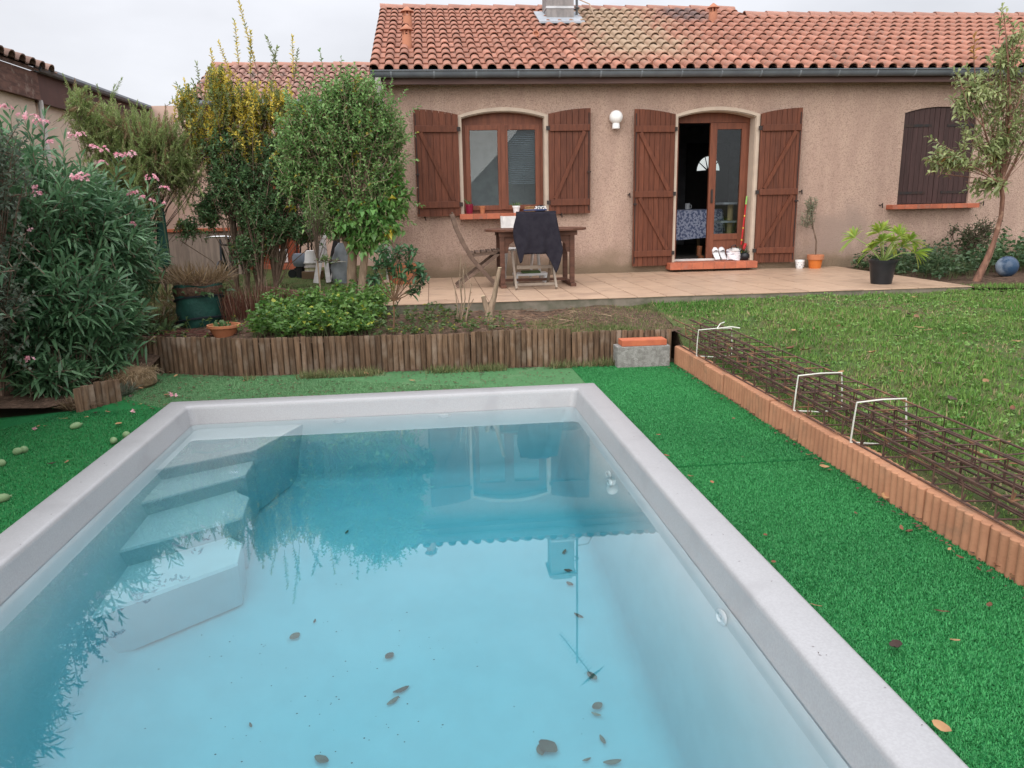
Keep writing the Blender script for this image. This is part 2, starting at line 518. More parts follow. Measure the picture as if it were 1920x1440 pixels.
def bed_z(x, y):
    t = min(max((y - ret_y(x)) / max(8.22 - ret_y(x), .1), 0), 1)
    return lerp(.30, .40, t) + bump_h(x, y) * 1.2


def soil_y(x):
    return float(np.interp(x, [-7, -3.3, -2.85, -2.62], [5.75, 5.95, 6.08, 6.55]))


def grid(name, xs, ys, zf, mat, yf=None):
    V, F = [], []
    nx, ny = len(xs), len(ys)
    for x in xs:
        for y in ys:
            yy = yf(x, y) if yf else y
            V.append((x, yy, zf(x, yy)))
    for i in range(nx - 1):
        for j in range(ny - 1):
            a = i * ny + j
            F.append((a, a + ny, a + ny + 1, a + 1))
    mb = MB(); mb.add(V, F)
    o = mb.build(name, mat, None, smooth=True, fixn=False)
    return tag(o, kind='structure')


def lin(a, b, n):
    return [a + (b - a) * i / (n - 1) for i in range(n)]


PD = -.0102535                                    # the pool is turned by half a degree from the house
PO = Vector((-2.106, 6.105, 0))


def pool(u, v, z=0):                              # u to the right from the left outer edge, v from the far outer edge towards the viewer
    return Vector((PO.x + u * math.cos(PD) - v * math.sin(PD), PO.y - u * math.sin(PD) - v * math.cos(PD), z))


PW, PL = 3.40, 5.75
hole = [pool(.1, .1), pool(PW - .1, .1), pool(PW - .1, PL - .1), pool(.1, PL - .1)]
big = [(-300, 500), (300, 500), (300, -300), (-300, -300)]
g = MB()
g.add([(h.x, h.y, -.012) for h in hole] + [(a, b, -.012) for a, b in big],
      [(4, 5, 1, 0), (5, 6, 2, 1), (6, 7, 3, 2), (7, 4, 0, 3)])
tag(g.build('ground', mt_ground, None), kind='structure')

grid('lawn', lin(2.33, 5, 46) + lin(5.3, 16, 26), lin(-4, 6.6, 40) + lin(6.65, 8.26, 26), lawn_z, mt_lawn)
grid('flower_bed', lin(-2.95, 2.36, 45), lin(0, 1, 14), bed_z, mt_soil, yf=lambda x, t: lerp(ret_y(x) + .03, 8.26, t))
grid('flower_bed', lin(-7, -2.62, 12), lin(0, 1, 18), lambda x, y: .05 + .3 * min(max((y - 6.9) / 1.2, 0), 1) + .06 * min(max((-3.1 - x) / .5, 0), 1) + bump_h(x, y), mt_soil, yf=lambda x, t: lerp(soil_y(x), 9.4, t))
grid('back_path', lin(-7, -.55, 24), lin(8.24, 16, 24), lambda x, y: .40 + .03 * min(max((y - 10) / 3, 0), 1) + bump_h(x, y), mt_lawn)
grid('flower_bed', lin(6.12, 16, 24), lin(8.2, 11.4, 14), lambda x, y: .47 + bump_h(x, y), mt_soil)
# retained edge of the lawn beside the pool strip
e = MB()
ysl = lin(-4, 8.2, 40)
e.add([(2.335, y, -.01) for y in ysl] + [(2.335, y, lawn_z(2.335, y)) for y in ysl], [(i, i + 1, 41 + i, 40 + i) for i in range(39)])
tag(e.build('lawn_bank', mt_soil, None), kind='structure')

# ------------------------------------------------------------------ artificial turf
def turf(poly, z, mat, n, pal, hgt, seed, name='artificial_turf'):
    mb = MB(); mb.add([(x, y, z) for x, y in poly] + [(x, y, z - .012) for x, y in poly],
                      [tuple(range(len(poly)))] + [(i, (i + 1) % len(poly), len(poly) + (i + 1) % len(poly), len(poly) + i) for i in range(len(poly))])
    o = mb.build(name, mat, None); tag(o, kind='structure')
    r = np.random.default_rng(seed)
    P = np.array(poly); lo, hi = P.min(0), P.max(0)
    pts = r.uniform(lo, hi, (int(n * 2.2), 2))
    ins = np.ones(len(pts), bool)
    area = sum(P[i][0] * P[(i + 1) % len(P)][1] - P[(i + 1) % len(P)][0] * P[i][1] for i in range(len(P)))
    for i in range(len(P)):
        a, b = P[i], P[(i + 1) % len(P)]
        ins &= ((b[0] - a[0]) * (pts[:, 1] - a[1]) - (b[1] - a[1]) * (pts[:, 0] - a[0])) * np.sign(area) > 0
    pts = pts[ins][:n]; n = len(pts)
    th = r.uniform(0, 2 * PI, n); lean = r.uniform(.15, 1.1, n); L = hgt * r.uniform(.5, 1.25, n)
    wv = .55 + .45 * np.sin(pts[:, 0] * 5.3 + np.sin(pts[:, 1] * 3.1) * 2) * np.sin(pts[:, 1] * 4.1 + 1)
    L *= .75 + .35 * wv
    w = .0026 * r.uniform(.6, 1.3, n)
    base = np.column_stack([pts, np.full(n, z)])
    tip = base + np.column_stack([np.cos(th) * np.sin(lean) * L, np.sin(th) * np.sin(lean) * L, np.cos(lean) * L])
    sx = np.column_stack([-np.sin(th), np.cos(th), np.zeros(n)]) * w[:, None]
    V = np.stack([base - sx, base + sx, tip], 1).reshape(-1, 3)
    T = np.arange(3 * n).reshape(-1, 3)
    t = r.random(n)[:, None] ** 1.5
    c = np.array(pal[0]) * (1 - t) + np.array(pal[1]) * t
    lo = .5 + .5 * np.sin(pts[:, 0] * 2.1 + 1.7 * np.sin(pts[:, 1] * 1.3 + 1)) * np.sin(pts[:, 1] * 1.9 + np.sin(pts[:, 0] * 3))
    c = c * r.uniform(.82, 1.15, (n, 1)) * (.9 + .14 * wv[:, None]) * (.85 + .3 * lo[:, None])
    f = fast_obj('turf_pile', V, T, mt_fibre, o, np.repeat(c, 3, 0))
    tag(f, kind='stuff')
    return o


GRN = ((.026, .195, .055), (.058, .30, .09))
f1 = pool(PW - .05, 0); f2 = pool(PW - .05, 2.02); f3 = pool(PW - .05, 5.9)
turf([(f1.x + .01, 7.05), (f2.x, 4.115), (2.30, 4.125), (2.30, 7.02)], .006, mt_turf, 110000, GRN, .012, 3)
turf([(f2.x, 4.085), (f3.x, .2), (2.30, .2), (2.30, 4.095)], .004, mt_turf, 200000, GRN, .012, 4)
turf([(-2.9, 7.6), (-2.62, 6.45), (-2.1, 6.02), (1.36, 6.04), (1.33, 7.06), (-.78, 7.16), (-1.85, 7.2)], .003, mt_turf_pale, 80000, ((.075, .19, .075), (.17, .30, .14)), .010, 5)
turf([(-4.4, 5.9), (-3.3, 6.0), (-2.85, 6.12), (-2.62, 6.5), (-2.09, 6.0), (-2.05, .4), (-4.4, .4)], .0065, mt_turf, 110000, ((.015, .12, .03), (.045, .20, .062)), .014, 6)

# ------------------------------------------------------------------ swimming pool
pl = thing('swimming_pool', 'pale grey moulded pool with flat rim and corner steps set in artificial turf', 'pool', (PO.x, PO.y, .05))
RIMZ = .05
IN = .185                                        # width of the flat rim


def ring(inset, z, rad, n=6):
    pts = []
    x0, x1, y0, y1 = inset, PW - inset, inset, PL - inset
    for cx, cy, a0 in ((x1 - rad, y0 + rad, -90), (x1 - rad, y1 - rad, 0), (x0 + rad, y1 - rad, 90), (x0 + rad, y0 + rad, 180)):
        for k in range(n + 1):
            a = math.radians(a0 + 90 * k / n)
            pts.append(pool(cx + rad * math.cos(a), cy + rad * math.sin(a), z))
    return pts


def loft(mb, rings):
    n = len(rings[0]); b = len(mb.v)
    for r_ in rings: mb.v += [tuple(p) for p in r_]
    for i in range(len(rings) - 1):
        for k in range(n):
            a = b + i * n + k; c = b + i * n + (k + 1) % n
            mb.f.append((a, c, c + n, a + n))


mb = MB()
rs = [ring(.012, -.05, .012), ring(0, -.03, .012), ring(0, RIMZ - .012, .012), ring(.004, RIMZ - .003, .012), ring(.014, RIMZ, .012),
      ring(IN - .022, RIMZ, .05), ring(IN - .010, RIMZ - .004, .05), ring(IN - .002, RIMZ - .013, .05), ring(IN, RIMZ - .03, .05), ring(IN + .022, -.105, .06)]
loft(mb, rs)
mb.build('rim', mt_shell, pl, smooth=True, ang=60, fixn=False)
mb = MB()
FLOOR = -1.36
rs = [ring(IN + .022, -.104, .06), ring(IN + .05, -.13, .08), ring(IN + .20, FLOOR + .16, .16), ring(IN + .225, FLOOR + .06, .18), ring(IN + .30, FLOOR, .2)]
loft(mb, rs)
mb.f.append(tuple(len(mb.v) - len(rs[-1]) + k for k in range(len(rs[-1]))))
mb.build('basin', mt_shell_in, pl, smooth=True, ang=60, fixn=False)
# corner steps: front edge from the left wall to the free side, each reaching back under the one above
ST = [(-.19, [(300, 880), (480, 845), (560, 800)]), (-.41, [(270, 943), (460, 893), (477, 866)]), (-.63, [(242, 1030), (455, 972), (468, 933)]), (-.85, [(222, 1140), (445, 1060), (455, 1020)])]
for i, (z, pp) in enumerate(ST):
    a, b, c = [pw(*p, z) for p in pp]
    a = a + (a - b) * .5
    c = Vector((c.x, c.y, 0)); back = 5.99
    bx = lerp(b.x, c.x, 1) + (.06 if i == 0 else .03)
    poly = [(a.x, a.y), (b.x - .03, b.y - .01), (b.x, b.y + .02), (c.x, c.y)] + ([(bx, back)] if i == 0 else [(c.x - .10, c.y + .10), (c.x - .16, c.y + .3), (c.x - .16, back)]) + [(a.x, back)]
    m2 = MB(); m2.prism([(x, y, z - .02) for x, y in poly], (0, 0, FLOOR + .05 - z))
    cx = sum(p[0] for p in poly) / len(poly); cy = sum(p[1] for p in poly) / len(poly)
    n = len(poly); b0 = len(m2.v)
    m2.v += [(x, y, z - .02) for x, y in poly] + [(lerp(x, cx, .03), lerp(y, cy, .03), z) for x, y in poly]
    m2.f += [(b0 + k, b0 + (k + 1) % n, b0 + n + (k + 1) % n, b0 + n + k) for k in range(n)] + [tuple(b0 + n + k for k in range(n))]
    m2.build('step', mt_shell_in, pl)


def fitting(p, axis, name='return_nozzle'):
    m2 = MB(); rot = Vector((0, 0, 1)).rotation_difference(Vector(axis)).to_matrix()
    m2.lathe(p, [(.05, 0), (.05, .008), (.042, .014), (.028, .014), (.024, .006), (.012, .006), (.010, .012), (.001, .012)], 20, rot)
    return m2.build(name, mt_fitting, pl, smooth=True)


def wall_hit(x, y, side):
    """where the sight line, bent at the surface, meets the sloping basin wall"""
    z = WATER_Z - .01
    while z > FLOOR:
        p = pw(x, y, z); ins = IN + .05 + .15 * max(-.13 - z, 0) / 1.07
        q_ = pool(PW - ins, PO.y - p.y) if side == 'right' else pool(p.x - PO.x, ins)
        if (side == 'right' and p.x >= q_.x) or (side == 'far' and p.y >= q_.y): return p
        z -= .004
    return p


for x, y in ((636, 787), (833, 777)):
    h = wall_hit(x, y, 'far'); fitting((h.x, h.y - .006, -.155), (0, -1, .14))
for x, y, nm in ((1356, 1157, 'return_nozzle'), (1145, 905, 'return_nozzle'), (1143, 890, 'pool_light')): fitting(wall_hit(x, y, 'right') + Vector((-.004, 0, 0)), (-1, 0, .14), nm)

mt_water = bpy.data.materials.new('pool_water'); mt_water.use_nodes = True
N, L = mt_water.node_tree.nodes, mt_water.node_tree.links
b = N['Principled BSDF']; b.inputs['Base Color'].default_value = (1, 1, 1, 1); b.inputs['Roughness'].default_value = 0
b.inputs['Transmission Weight'].default_value = 1; b.inputs['IOR'].default_value = 1.33
tc = N.new('ShaderNodeTexCoord'); nz = N.new('ShaderNodeTexNoise'); nz.inputs['Scale'].default_value = 2.2; nz.inputs['Detail'].default_value = 1
L.new(tc.outputs['Object'], nz.inputs['Vector'])
bp = N.new('ShaderNodeBump'); bp.inputs['Strength'].default_value = .006; bp.inputs['Distance'].default_value = .05
L.new(nz.outputs['Fac'], bp.inputs['Height']); L.new(bp.outputs[0], b.inputs['Normal'])
gl = N.new('ShaderNodeBsdfGlossy'); gl.inputs['Roughness'].default_value = 0; L.new(bp.outputs[0], gl.inputs['Normal'])
fn = N.new('ShaderNodeFresnel'); fn.inputs['IOR'].default_value = 1.5
gm = N.new('ShaderNodeNewGeometry'); fm = N.new('ShaderNodeMath'); fm.operation = 'SUBTRACT'; fm.inputs[0].default_value = 1; L.new(gm.outputs['Backfacing'], fm.inputs[1])
fk = N.new('ShaderNodeMath'); fk.operation = 'MULTIPLY'; L.new(fn.outputs[0], fk.inputs[0]); L.new(fm.outputs[0], fk.inputs[1])
fk2 = N.new('ShaderNodeMath'); fk2.operation = 'MULTIPLY'; fk2.inputs[1].default_value = 1.0; L.new(fk.outputs[0], fk2.inputs[0])
ws = N.new('ShaderNodeMixShader'); L.new(fk2.outputs[0], ws.inputs[0]); L.new(b.outputs[0], ws.inputs[1]); L.new(gl.outputs[0], ws.inputs[2])
L.new(ws.outputs[0], N['Material Output'].inputs['Surface'])
va = N.new('ShaderNodeVolumeAbsorption'); va.inputs['Color'].default_value = (.03, .80, .90, 1); va.inputs['Density'].default_value = .58
L.new(va.outputs[0], N['Material Output'].inputs['Volume'])
mb = MB()
q = [pool(IN - .03, IN - .03), pool(PW - IN + .03, IN - .03), pool(PW - IN + .03, PL - IN + .03), pool(IN - .03, PL - IN + .03)]
mb.prism([(p.x, p.y, WATER_Z) for p in q], (0, 0, -1.6))
tag(mb.build('pool_water', mt_water, None), kind='structure')

# ------------------------------------------------------------------ the house
WY = 11.27
TZ = .50                                        # terrace level
house = thing('house', 'long single-storey house with beige roughcast wall, brown shutters and terracotta tile roof', 'house', (5, WY, TZ))


def arch(x0, x1, z, rise, n=14):
    """points along a segmental arch from (x0, z) to (x1, z)"""
    c = (x0 + x1) / 2; h = (x1 - x0) / 2
    R = (h * h + rise * rise) / (2 * rise); a = math.asin(h / R)
    return [(c + R * math.sin(-a + 2 * a * k / n), z - (R - rise) + R * math.cos(-a + 2 * a * k / n)) for k in range(n + 1)]


ZB, ZTOP, TH = .3, 3.22, .30
OPEN = [(.463, 1.648, 1.385, 2.715, .085), (3.575, 4.750, .62, 2.70, .085), (7.02, 8.16, 1.40, 2.72, .085)]
mb = MB()
cuts = [-.59]
for o_ in OPEN: cuts += [o_[0], o_[1]]
cuts += [16.0]
for i in range(0, len(cuts), 2):
    mb.prism([(cuts[i], WY, ZB), (cuts[i + 1], WY, ZB), (cuts[i + 1], WY, ZTOP), (cuts[i], WY, ZTOP)], (0, TH, 0))
for x0, x1, z0, z1, ri in OPEN:
    mb.prism([(x0, WY, ZB), (x1, WY, ZB), (x1, WY, z0), (x0, WY, z0)], (0, TH, 0))
    a = arch(x0, x1, z1, ri)
    for (xa, za), (xb, zb) in zip(a, a[1:]):
        mb.prism([(xa, WY, za), (xb, WY, zb), (xb, WY, ZTOP), (xa, WY, ZTOP)], (0, TH, 0))
mb.build('wall', mt_wall, house, merge=False)
mb = MB()
mb.box((-.59, WY + TH, ZB), (-.34, 18, 3.3)); mb.box((-.34, 17.75, ZB), (16, 18, 3.3))
mb.prism([(-.585, WY + TH, 3.3), (-.585, 14.7, 4.8), (-.585, 18, 3.3)], (.24, 0, 0))
mb.build('side_wall', mt_wall, house)

# surrounds, sills
for x0, x1, z0, z1, ri in OPEN[:2]:
    mb = MB(); w = .05
    ins = [(x0 + .004, z0)] + arch(x0 + .004, x1 - .004, z1 - .003, ri) + [(x1 - .004, z0)]
    out = [(x0 - w, z0)] + arch(x0 - w, x1 + w, z1 + .02, ri + .025) + [(x1 + w, z0)]
    for k in range(len(ins) - 1):
        mb.prism([(ins[k][0], WY - .012, ins[k][1]), (ins[k + 1][0], WY - .012, ins[k + 1][1]), (out[k + 1][0], WY - .012, out[k + 1][1]), (out[k][0], WY - .012, out[k][1])], (0, .02, 0))
    for xa, xb in ((x0 + .003, x0 + .012), (x1 - .012, x1 - .003)):
        mb.box((xa, WY + .008, z0), (xb, WY + .2, z1))
    a = arch(x0 + .012, x1 - .012, z1 - .006, ri)
    for (xa, za), (xb, zb) in zip(a, a[1:]):
        mb.prism([(xa, WY + .008, za), (xb, WY + .008, zb), (xb, WY + .008, zb - .008), (xa, WY + .008, za - .008)], (0, .19, 0))
    mb.build('opening_surround', mt_trim, house)


def brick_sill(x0, x1, z0, z1, ya, yb, n):
    s = MB().box((x0 + .004, ya + .004, z0 + .004), (x1 - .004, yb, z1 - .004)).build('sill', mt_grout, house)
    w = (x1 - x0) / n
    for k in range(n):
        MB().box((x0 + k * w + .002, ya, z0), (x0 + (k + 1) * w - .002, yb - .002, z1)).build('sill_brick', mt_sill, s, bevel=.005)


brick_sill(.40, 1.73, 1.325, 1.40, 11.08, 11.40, 7)
brick_sill(3.45, 4.78, .535, .632, 11.04, 11.42, 8)
brick_sill(6.85, 8.24, 1.335, 1.402, 11.10, 11.40, 7)
MB().box((3.59, 11.40, .634), (4.74, 11.47, .662)).build('door_track', mt_offwhite, house)

# window joinery
def frame_bars(mb, x0, x1, z0, z1, w, ya, yb):
    mb.box((x0, ya, z0), (x0 + w, yb, z1)); mb.box((x1 - w, ya, z0), (x1, yb, z1))
    mb.box((x0 + w, ya + .001, z0), (x1 - w, yb - .001, z0 + w)); mb.box((x0 + w, ya + .001, z1 - w), (x1 - w, yb - .001, z1))


def window():
    x0, x1, z0, z1, ri = OPEN[0]
    x0 += .012; x1 -= .012
    mb = MB()
    frame_bars(mb, x0, x1, z0 + .015, z1 - .05, .05, 11.40, 11.46)
    a = arch(x0, x1, z1 - .012, ri)
    for (xa, za), (xb, zb) in zip(a, a[1:]):
        mb.prism([(xa, 11.398, z1 - .055), (xb, 11.398, z1 - .055), (xb, 11.398, zb), (xa, 11.398, za)], (0, .06, 0))
    fr = mb.build('window', mt_joinery, house)
    xm = (x0 + x1) / 2
    for xa, xb in ((x0 + .045, xm - .004), (xm + .004, x1 - .045)):
        c = MB(); frame_bars(c, xa, xb, z0 + .06, z1 - .095, .068, 11.375, 11.43)
        c.build('casement', mt_joinery, fr, bevel=.004)
        MB().box((xa + .066, 11.40, z0 + .13), (xb - .066, 11.406, z1 - .165)).build('pane', mt_glass, fr)
    MB().box((xm - .03, 11.36, z0 + .07), (xm + .03, 11.374, z1 - .1)).build('meeting_strip', mt_joinery, fr)
    s = MB()
    zz = z1 - .17
    while zz > z0 + .42:
        s.beam((xm + .08, 11.50, zz), (x1 - .1, 11.50, zz), .022, .002, side=(0, .8, .6)); zz -= .026
    s.box((xm + .32, 11.488, z0 + .3), (xm + .324, 11.492, z1 - .16))
    tag(s.build('blind_slats', mt_blind, fr), kind='stuff')
    # the pale room corner behind the left pane
    r_ = MB(); r_.box((-.2, 12.6, .5), (2.3, 12.65, 2.95))
    r_.build('room_partition', M('pale_room', (.42, .43, .45), rough=.9), house)


window()


def glazed_door():
    x0, x1, z0, z1, ri = OPEN[1]
    x0 += .012; x1 -= .012
    mb = MB()
    mb.box((x0, 11.47, z0 + .03), (x0 + .045, 11.53, z1)); mb.box((x1 - .045, 11.47, z0 + .03), (x1, 11.53, z1))
    a = arch(x0, x1, z1 - .012, ri)
    for (xa, za), (xb, zb) in zip(a, a[1:]):
        mb.prism([(xa, 11.468, z1 - .07), (xb, 11.468, z1 - .07), (xb, 11.468, zb), (xa, 11.468, za)], (0, .07, 0))
    d = mb.build('door', mt_joinery, house)
    la, lb = 4.135, x1 - .04
    m2 = MB(); z_a, z_b = z0 + .045, z1 - .075
    m2.box((la, 11.45, z_a), (la + .105, 11.5, z_b)); m2.box((lb - .085, 11.45, z_a), (lb, 11.5, z_b))
    m2.box((la + .105, 11.451, z_b - .09), (lb - .085, 11.499, z_b)); m2.box((la + .105, 11.451, z_a), (lb - .085, 11.499, z_a + .09))
    m2.box((la + .105, 11.451, z_a + .27), (lb - .085, 11.499, z_a + .36))
    m2.build('door_leaf', mt_joinery, d, bevel=.004)
    MB().box((la + .10, 11.468, z_a + .085), (lb - .08, 11.482, z_a + .275)).build('panel', mt_joinery, d)
    MB().box((la + .10, 11.472, z_a + .355), (lb - .08, 11.478, z_b - .085)).build('pane', mt_glass, d)
    m3 = MB(); m3.beam((la + .05, 11.44, 1.62), (la + .05, 11.425, 1.5), .02, .012); m3.box((la + .035, 11.44, 1.48), (la + .065, 11.449, 1.68))
    m3.build('handle', mt_iron, d)
    m4 = MB(); m4.box((x0 + .05, 11.54, z_a), (x0 + .1, 12.1, z_b)); m4.build('door_leaf', mt_joinery, d)


glazed_door()

# rooms behind the openings
rm = MB()
X0, X1, Y0, Y1, Z0, Z1 = 2.6, 7.6, WY + TH + .002, 16.4, .60, 3.05
rm.add([(X0, Y0, Z0), (X1, Y0, Z0), (X1, Y1, Z0), (X0, Y1, Z0), (X0, Y0, Z1), (X1, Y0, Z1), (X1, Y1, Z1), (X0, Y1, Z1)],
       [(4, 5, 6, 7), (1, 2, 6, 5), (2, 3, 7, 6), (3, 0, 4, 7)])
rm.build('room_walls', mt_room, house, fixn=False)
MB().box((X0, Y0, Z0 - .05), (X1, Y1, Z0 + .004)).build('room_floor', mt_roomfloor, house)
rm = MB()
rm.add([(-.3, Y0, .6), (2.5, Y0, .6), (2.5, 14, .6), (-.3, 14, .6), (-.3, Y0, 3.05), (2.5, Y0, 3.05), (2.5, 14, 3.05), (-.3, 14, 3.05)],
       [(0, 3, 2, 1), (4, 5, 6, 7), (1, 2, 6, 5), (2, 3, 7, 6), (3, 0, 4, 7)])
rm.build('room_walls', mt_room, house, fixn=False)
# entrance door on the far side of the room, with fanlight panes that glow in place of daylight
mt_day = bpy.data.materials.new('daylight_glow_glass'); mt_day.use_nodes = True
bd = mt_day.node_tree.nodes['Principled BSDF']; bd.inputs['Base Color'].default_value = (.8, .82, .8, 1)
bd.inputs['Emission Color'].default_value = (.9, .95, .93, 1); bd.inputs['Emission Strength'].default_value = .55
fd = MB().box((5.4, 16.3, .61), (6.32, 16.36, 2.7)).build('entrance_door', M('dark_door', (.05, .045, .045), rough=.7), house)
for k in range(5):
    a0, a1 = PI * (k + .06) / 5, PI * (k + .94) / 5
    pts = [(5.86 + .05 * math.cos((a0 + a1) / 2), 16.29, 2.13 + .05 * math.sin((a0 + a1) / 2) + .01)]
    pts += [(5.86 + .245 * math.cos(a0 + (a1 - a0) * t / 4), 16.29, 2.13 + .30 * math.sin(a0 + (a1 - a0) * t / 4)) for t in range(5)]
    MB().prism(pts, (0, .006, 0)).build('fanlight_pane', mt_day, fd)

# ------------------------------------------------------------------ shutters
def shutter(hx, hz, w, h, dirn, ang, nplank, rails, mat, three=False, rise=.07, flat=False, yoff=None):
    """hx: hinge x on the wall; dirn -1 opens to the left; ang: degrees off the wall"""
    y0 = WY - .035 if yoff is None else yoff
    ca, sa = math.cos(math.radians(ang)), math.sin(math.radians(ang))

    def P(u, v, z):                               # u along the leaf from the hinge, v out of its face
        return Vector((hx + dirn * (u * ca) - dirn * v * sa * -1 * 0, y0 - u * sa - v * ca, hz + z))

    def top(u):
        t = u / w
        return h + rise * (1 - (1 - t) ** 2)
    root = MB()
    a = MB(); a.prism([P(.006, -.001, .006), P(w - .006, -.001, .006), P(w - .006, -.001, top(w) - .008), P(.006, -.001, top(0) - .008)], (0, .012, 0))
    leaf = a.build('shutter', mat, house)
    pw_ = w / nplank
    for k in range(nplank):
        u0, u1 = k * pw_ + .0025, (k + 1) * pw_ - .0025
        m = MB(); jit = rnd.uniform(-.0015, .0015)
        m.prism([P(u0, .002 + jit, 0), P(u1, .002 + jit, 0), P(u1, .002 + jit, top(u1)), P(u0, .002 + jit, top(u0))], P(0, .022, 0) - P(0, 0, 0))
        m.build('plank', mat, leaf)
    if not flat:
        for z in rails:
            m = MB(); m.prism([P(.02, .0255, z - .045), P(w - .02, .0255, z - .045), P(w - .02, .0255, z + .045), P(.02, .0255, z + .045)], P(0, .026, 0) - P(0, 0, 0))
            m.build('batten', mat, leaf, bevel=.006)
        for z1, z2 in zip(rails, rails[1:]):
            m = MB(); m.beam(P(.09, .038, z1 + .05), P(w - .09, .038, z2 - .05), .055, .024, side=(1, 0, -.3))
            m.build('brace', mat, leaf)
        # rod and latch on the free edge
        m = MB(); m.tube([P(w - .025, .03, .04), P(w - .025, .03, top(w) - .06)], .008, 6); m.beam(P(w - .05, .045, h * .42), P(w - .0, .045, h * .42), .03, .02)
        m.build('latch_rod', mt_iron, leaf)
        for z in rails:
            m = MB(); m.prism([P(-.03, .02, z - .028), P(.03, .02, z - .028), P(.03, .02, z + .028), P(-.03, .02, z + .028)], P(0, .012, 0) - P(0, 0, 0))
            m.build('hinge', mt_iron, leaf)
    else:
        for z in rails:
            m = MB(); m.prism([P(-.03, .0245, z - .022), P(w * .78, .0245, z - .018), P(w * .78, .0245, z + .018), P(-.03, .0245, z + .022)], P(0, .007, 0) - P(0, 0, 0))
            m.build('hinge', mt_iron, leaf)
    return leaf


shutter(.425, 1.375, .62, 1.37, -1, 7, 7, (.16, 1.18), mt_wood)
shutter(1.690, 1.375, .60, 1.37, 1, 3, 7, (.16, 1.18), mt_wood)
shutter(3.530, .595, .62, 2.13, -1, 5, 8, (.18, 1.03, 1.93), mt_wood)
shutter(4.795, .595, .60, 2.13, 1, 5, 8, (.18, 1.03, 1.93), mt_wood)
shutter(7.025, 1.412, .565, 1.305, 1, 0, 7, (.16, 1.13), mt_wood_dark, flat=True, rise=.082, yoff=WY + .05)
shutter(8.155, 1.412, .560, 1.305, -1, 0, 7, (.16, 1.13), mt_wood_dark, flat=True, rise=.082, yoff=WY + .05)
for x, z in ((2.86, 1.62), (5.46, 1.62), (6.74, 1.40), (8.36, 1.40), (-.10, 1.36), (1.86, 1.36)):
    MB().tube([(x, WY + .01, z), (x, WY - .05, z), (x + .012, WY - .065, z + .03), (x + .02, WY - .06, z - .04)], .009, 5).build('shutter_stop', mt_iron, house)

# ------------------------------------------------------------------ roof
EY, EZ = 10.95, 3.290
SL = .4234
SA = math.atan(SL)
TW, TEXP, TLEN = .195, .322, .40
cs, sn = math.cos(SA), math.sin(SA)


def roof_pt(x, s, n):                            # s up the slope from the eave, n off the plane
    return Vector((x, EY + s * cs - n * sn, EZ + s * sn + n * cs))


rf = MB()
rf.prism([roof_pt(-.70, .06, -.03), roof_pt(5.72, .06, -.03), roof_pt(5.72, 4.20, -.03), roof_pt(-.70, 4.20, -.03)], (0, 0, -.05))
rf.prism([roof_pt(5.72, .06, -.03), roof_pt(16, .06, -.03), roof_pt(16, 3.66, -.03), roof_pt(5.72, 3.66, -.03)], (0, 0, -.05))
rp = roof_pt(0, 4.20, -.03); rq = roof_pt(0, 3.66, -.03)
rf.prism([(-.70, rp.y, rp.z), (5.72, rp.y, rp.z), (5.72, 18.5, 3.3), (-.70, 18.5, 3.3)], (0, 0, -.05))
rf.prism([(5.73, rq.y, rq.z), (16, rq.y, rq.z), (16, 18.5, 3.1), (5.73, 18.5, 3.1)], (0, 0, -.05))
roof = rf.build('roof', mt_deck, house)

# one interlocking tile: a tapering barrel and a flat channel, lower end with its thickness showing
def tile_geo():
    V, F = [], []
    nb = 7
    def prof(bw, bh):
        p = []
        for k in range(nb + 1):
            a = PI * k / nb
            p.append((.062 - bw * math.cos(a), bh * math.sin(a) ** .85 if 0 < k < nb else 0.0))
        p += [(.062 + bw + .012, -.004), (TW - .006, -.004), (TW + .004, .004)]
        return p
    lo, hi = prof(.064, .062), prof(.056, .050)
    n = len(lo)
    th = .014
    tilt = .026
    for (x, z) in lo: V.append((x, 0, z + tilt))
    for (x, z) in hi: V.append((x, TLEN, z))
    for (x, z) in lo: V.append((x, .002, z + tilt - th))
    for i in range(n - 1):
        F.append((i, i + 1, n + i + 1, n + i))
        F.append((2 * n + i, 2 * n + i + 1, i + 1, i))
    return V, F


TV, TF = tile_geo()
tme = bpy.data.meshes.new('roof_tile'); tme.from_pydata(TV, [], TF); finish(tme, mt_tile, True, 50)
rest = MB()
ncol = 83
cnt = 0
dark_tile = (9, 5)
for c in range(ncol):
    x = -.735 + c * TW
    rows = 13 if x < 5.66 else 11
    for r_ in range(rows):
        s = -.05 + r_ * TEXP
        if r_ == rows - 1: s = min(s, (4.18 if rows == 13 else 3.62) - TLEN)
        if x + TW > 8.75 + .24 * r_ * .9 + .6 and True:
            pass
        j = rnd.uniform(-.006, .006); tw = rnd.uniform(-.012, .012)
        p = roof_pt(x + rnd.uniform(-.003, .003), s + j, rnd.uniform(-.001, .004))
        if r_ < 6 and c < 50 and cnt < 300:
            inst(tme, 'roof_tile', roof, p, (SA + rnd.uniform(-.008, .008), tw, rnd.uniform(-.01, .01))); cnt += 1
        else:
            mr = Matrix.Translation(p) @ Matrix.Rotation(SA, 4, 'X') @ Matrix.Rotation(tw, 4, 'Y')
            rest.add([mr @ Vector(v) for v in TV], TF)
tag(rest.build('roof_tiles', mt_tile, roof, smooth=True, ang=50, fixn=False), kind='stuff')

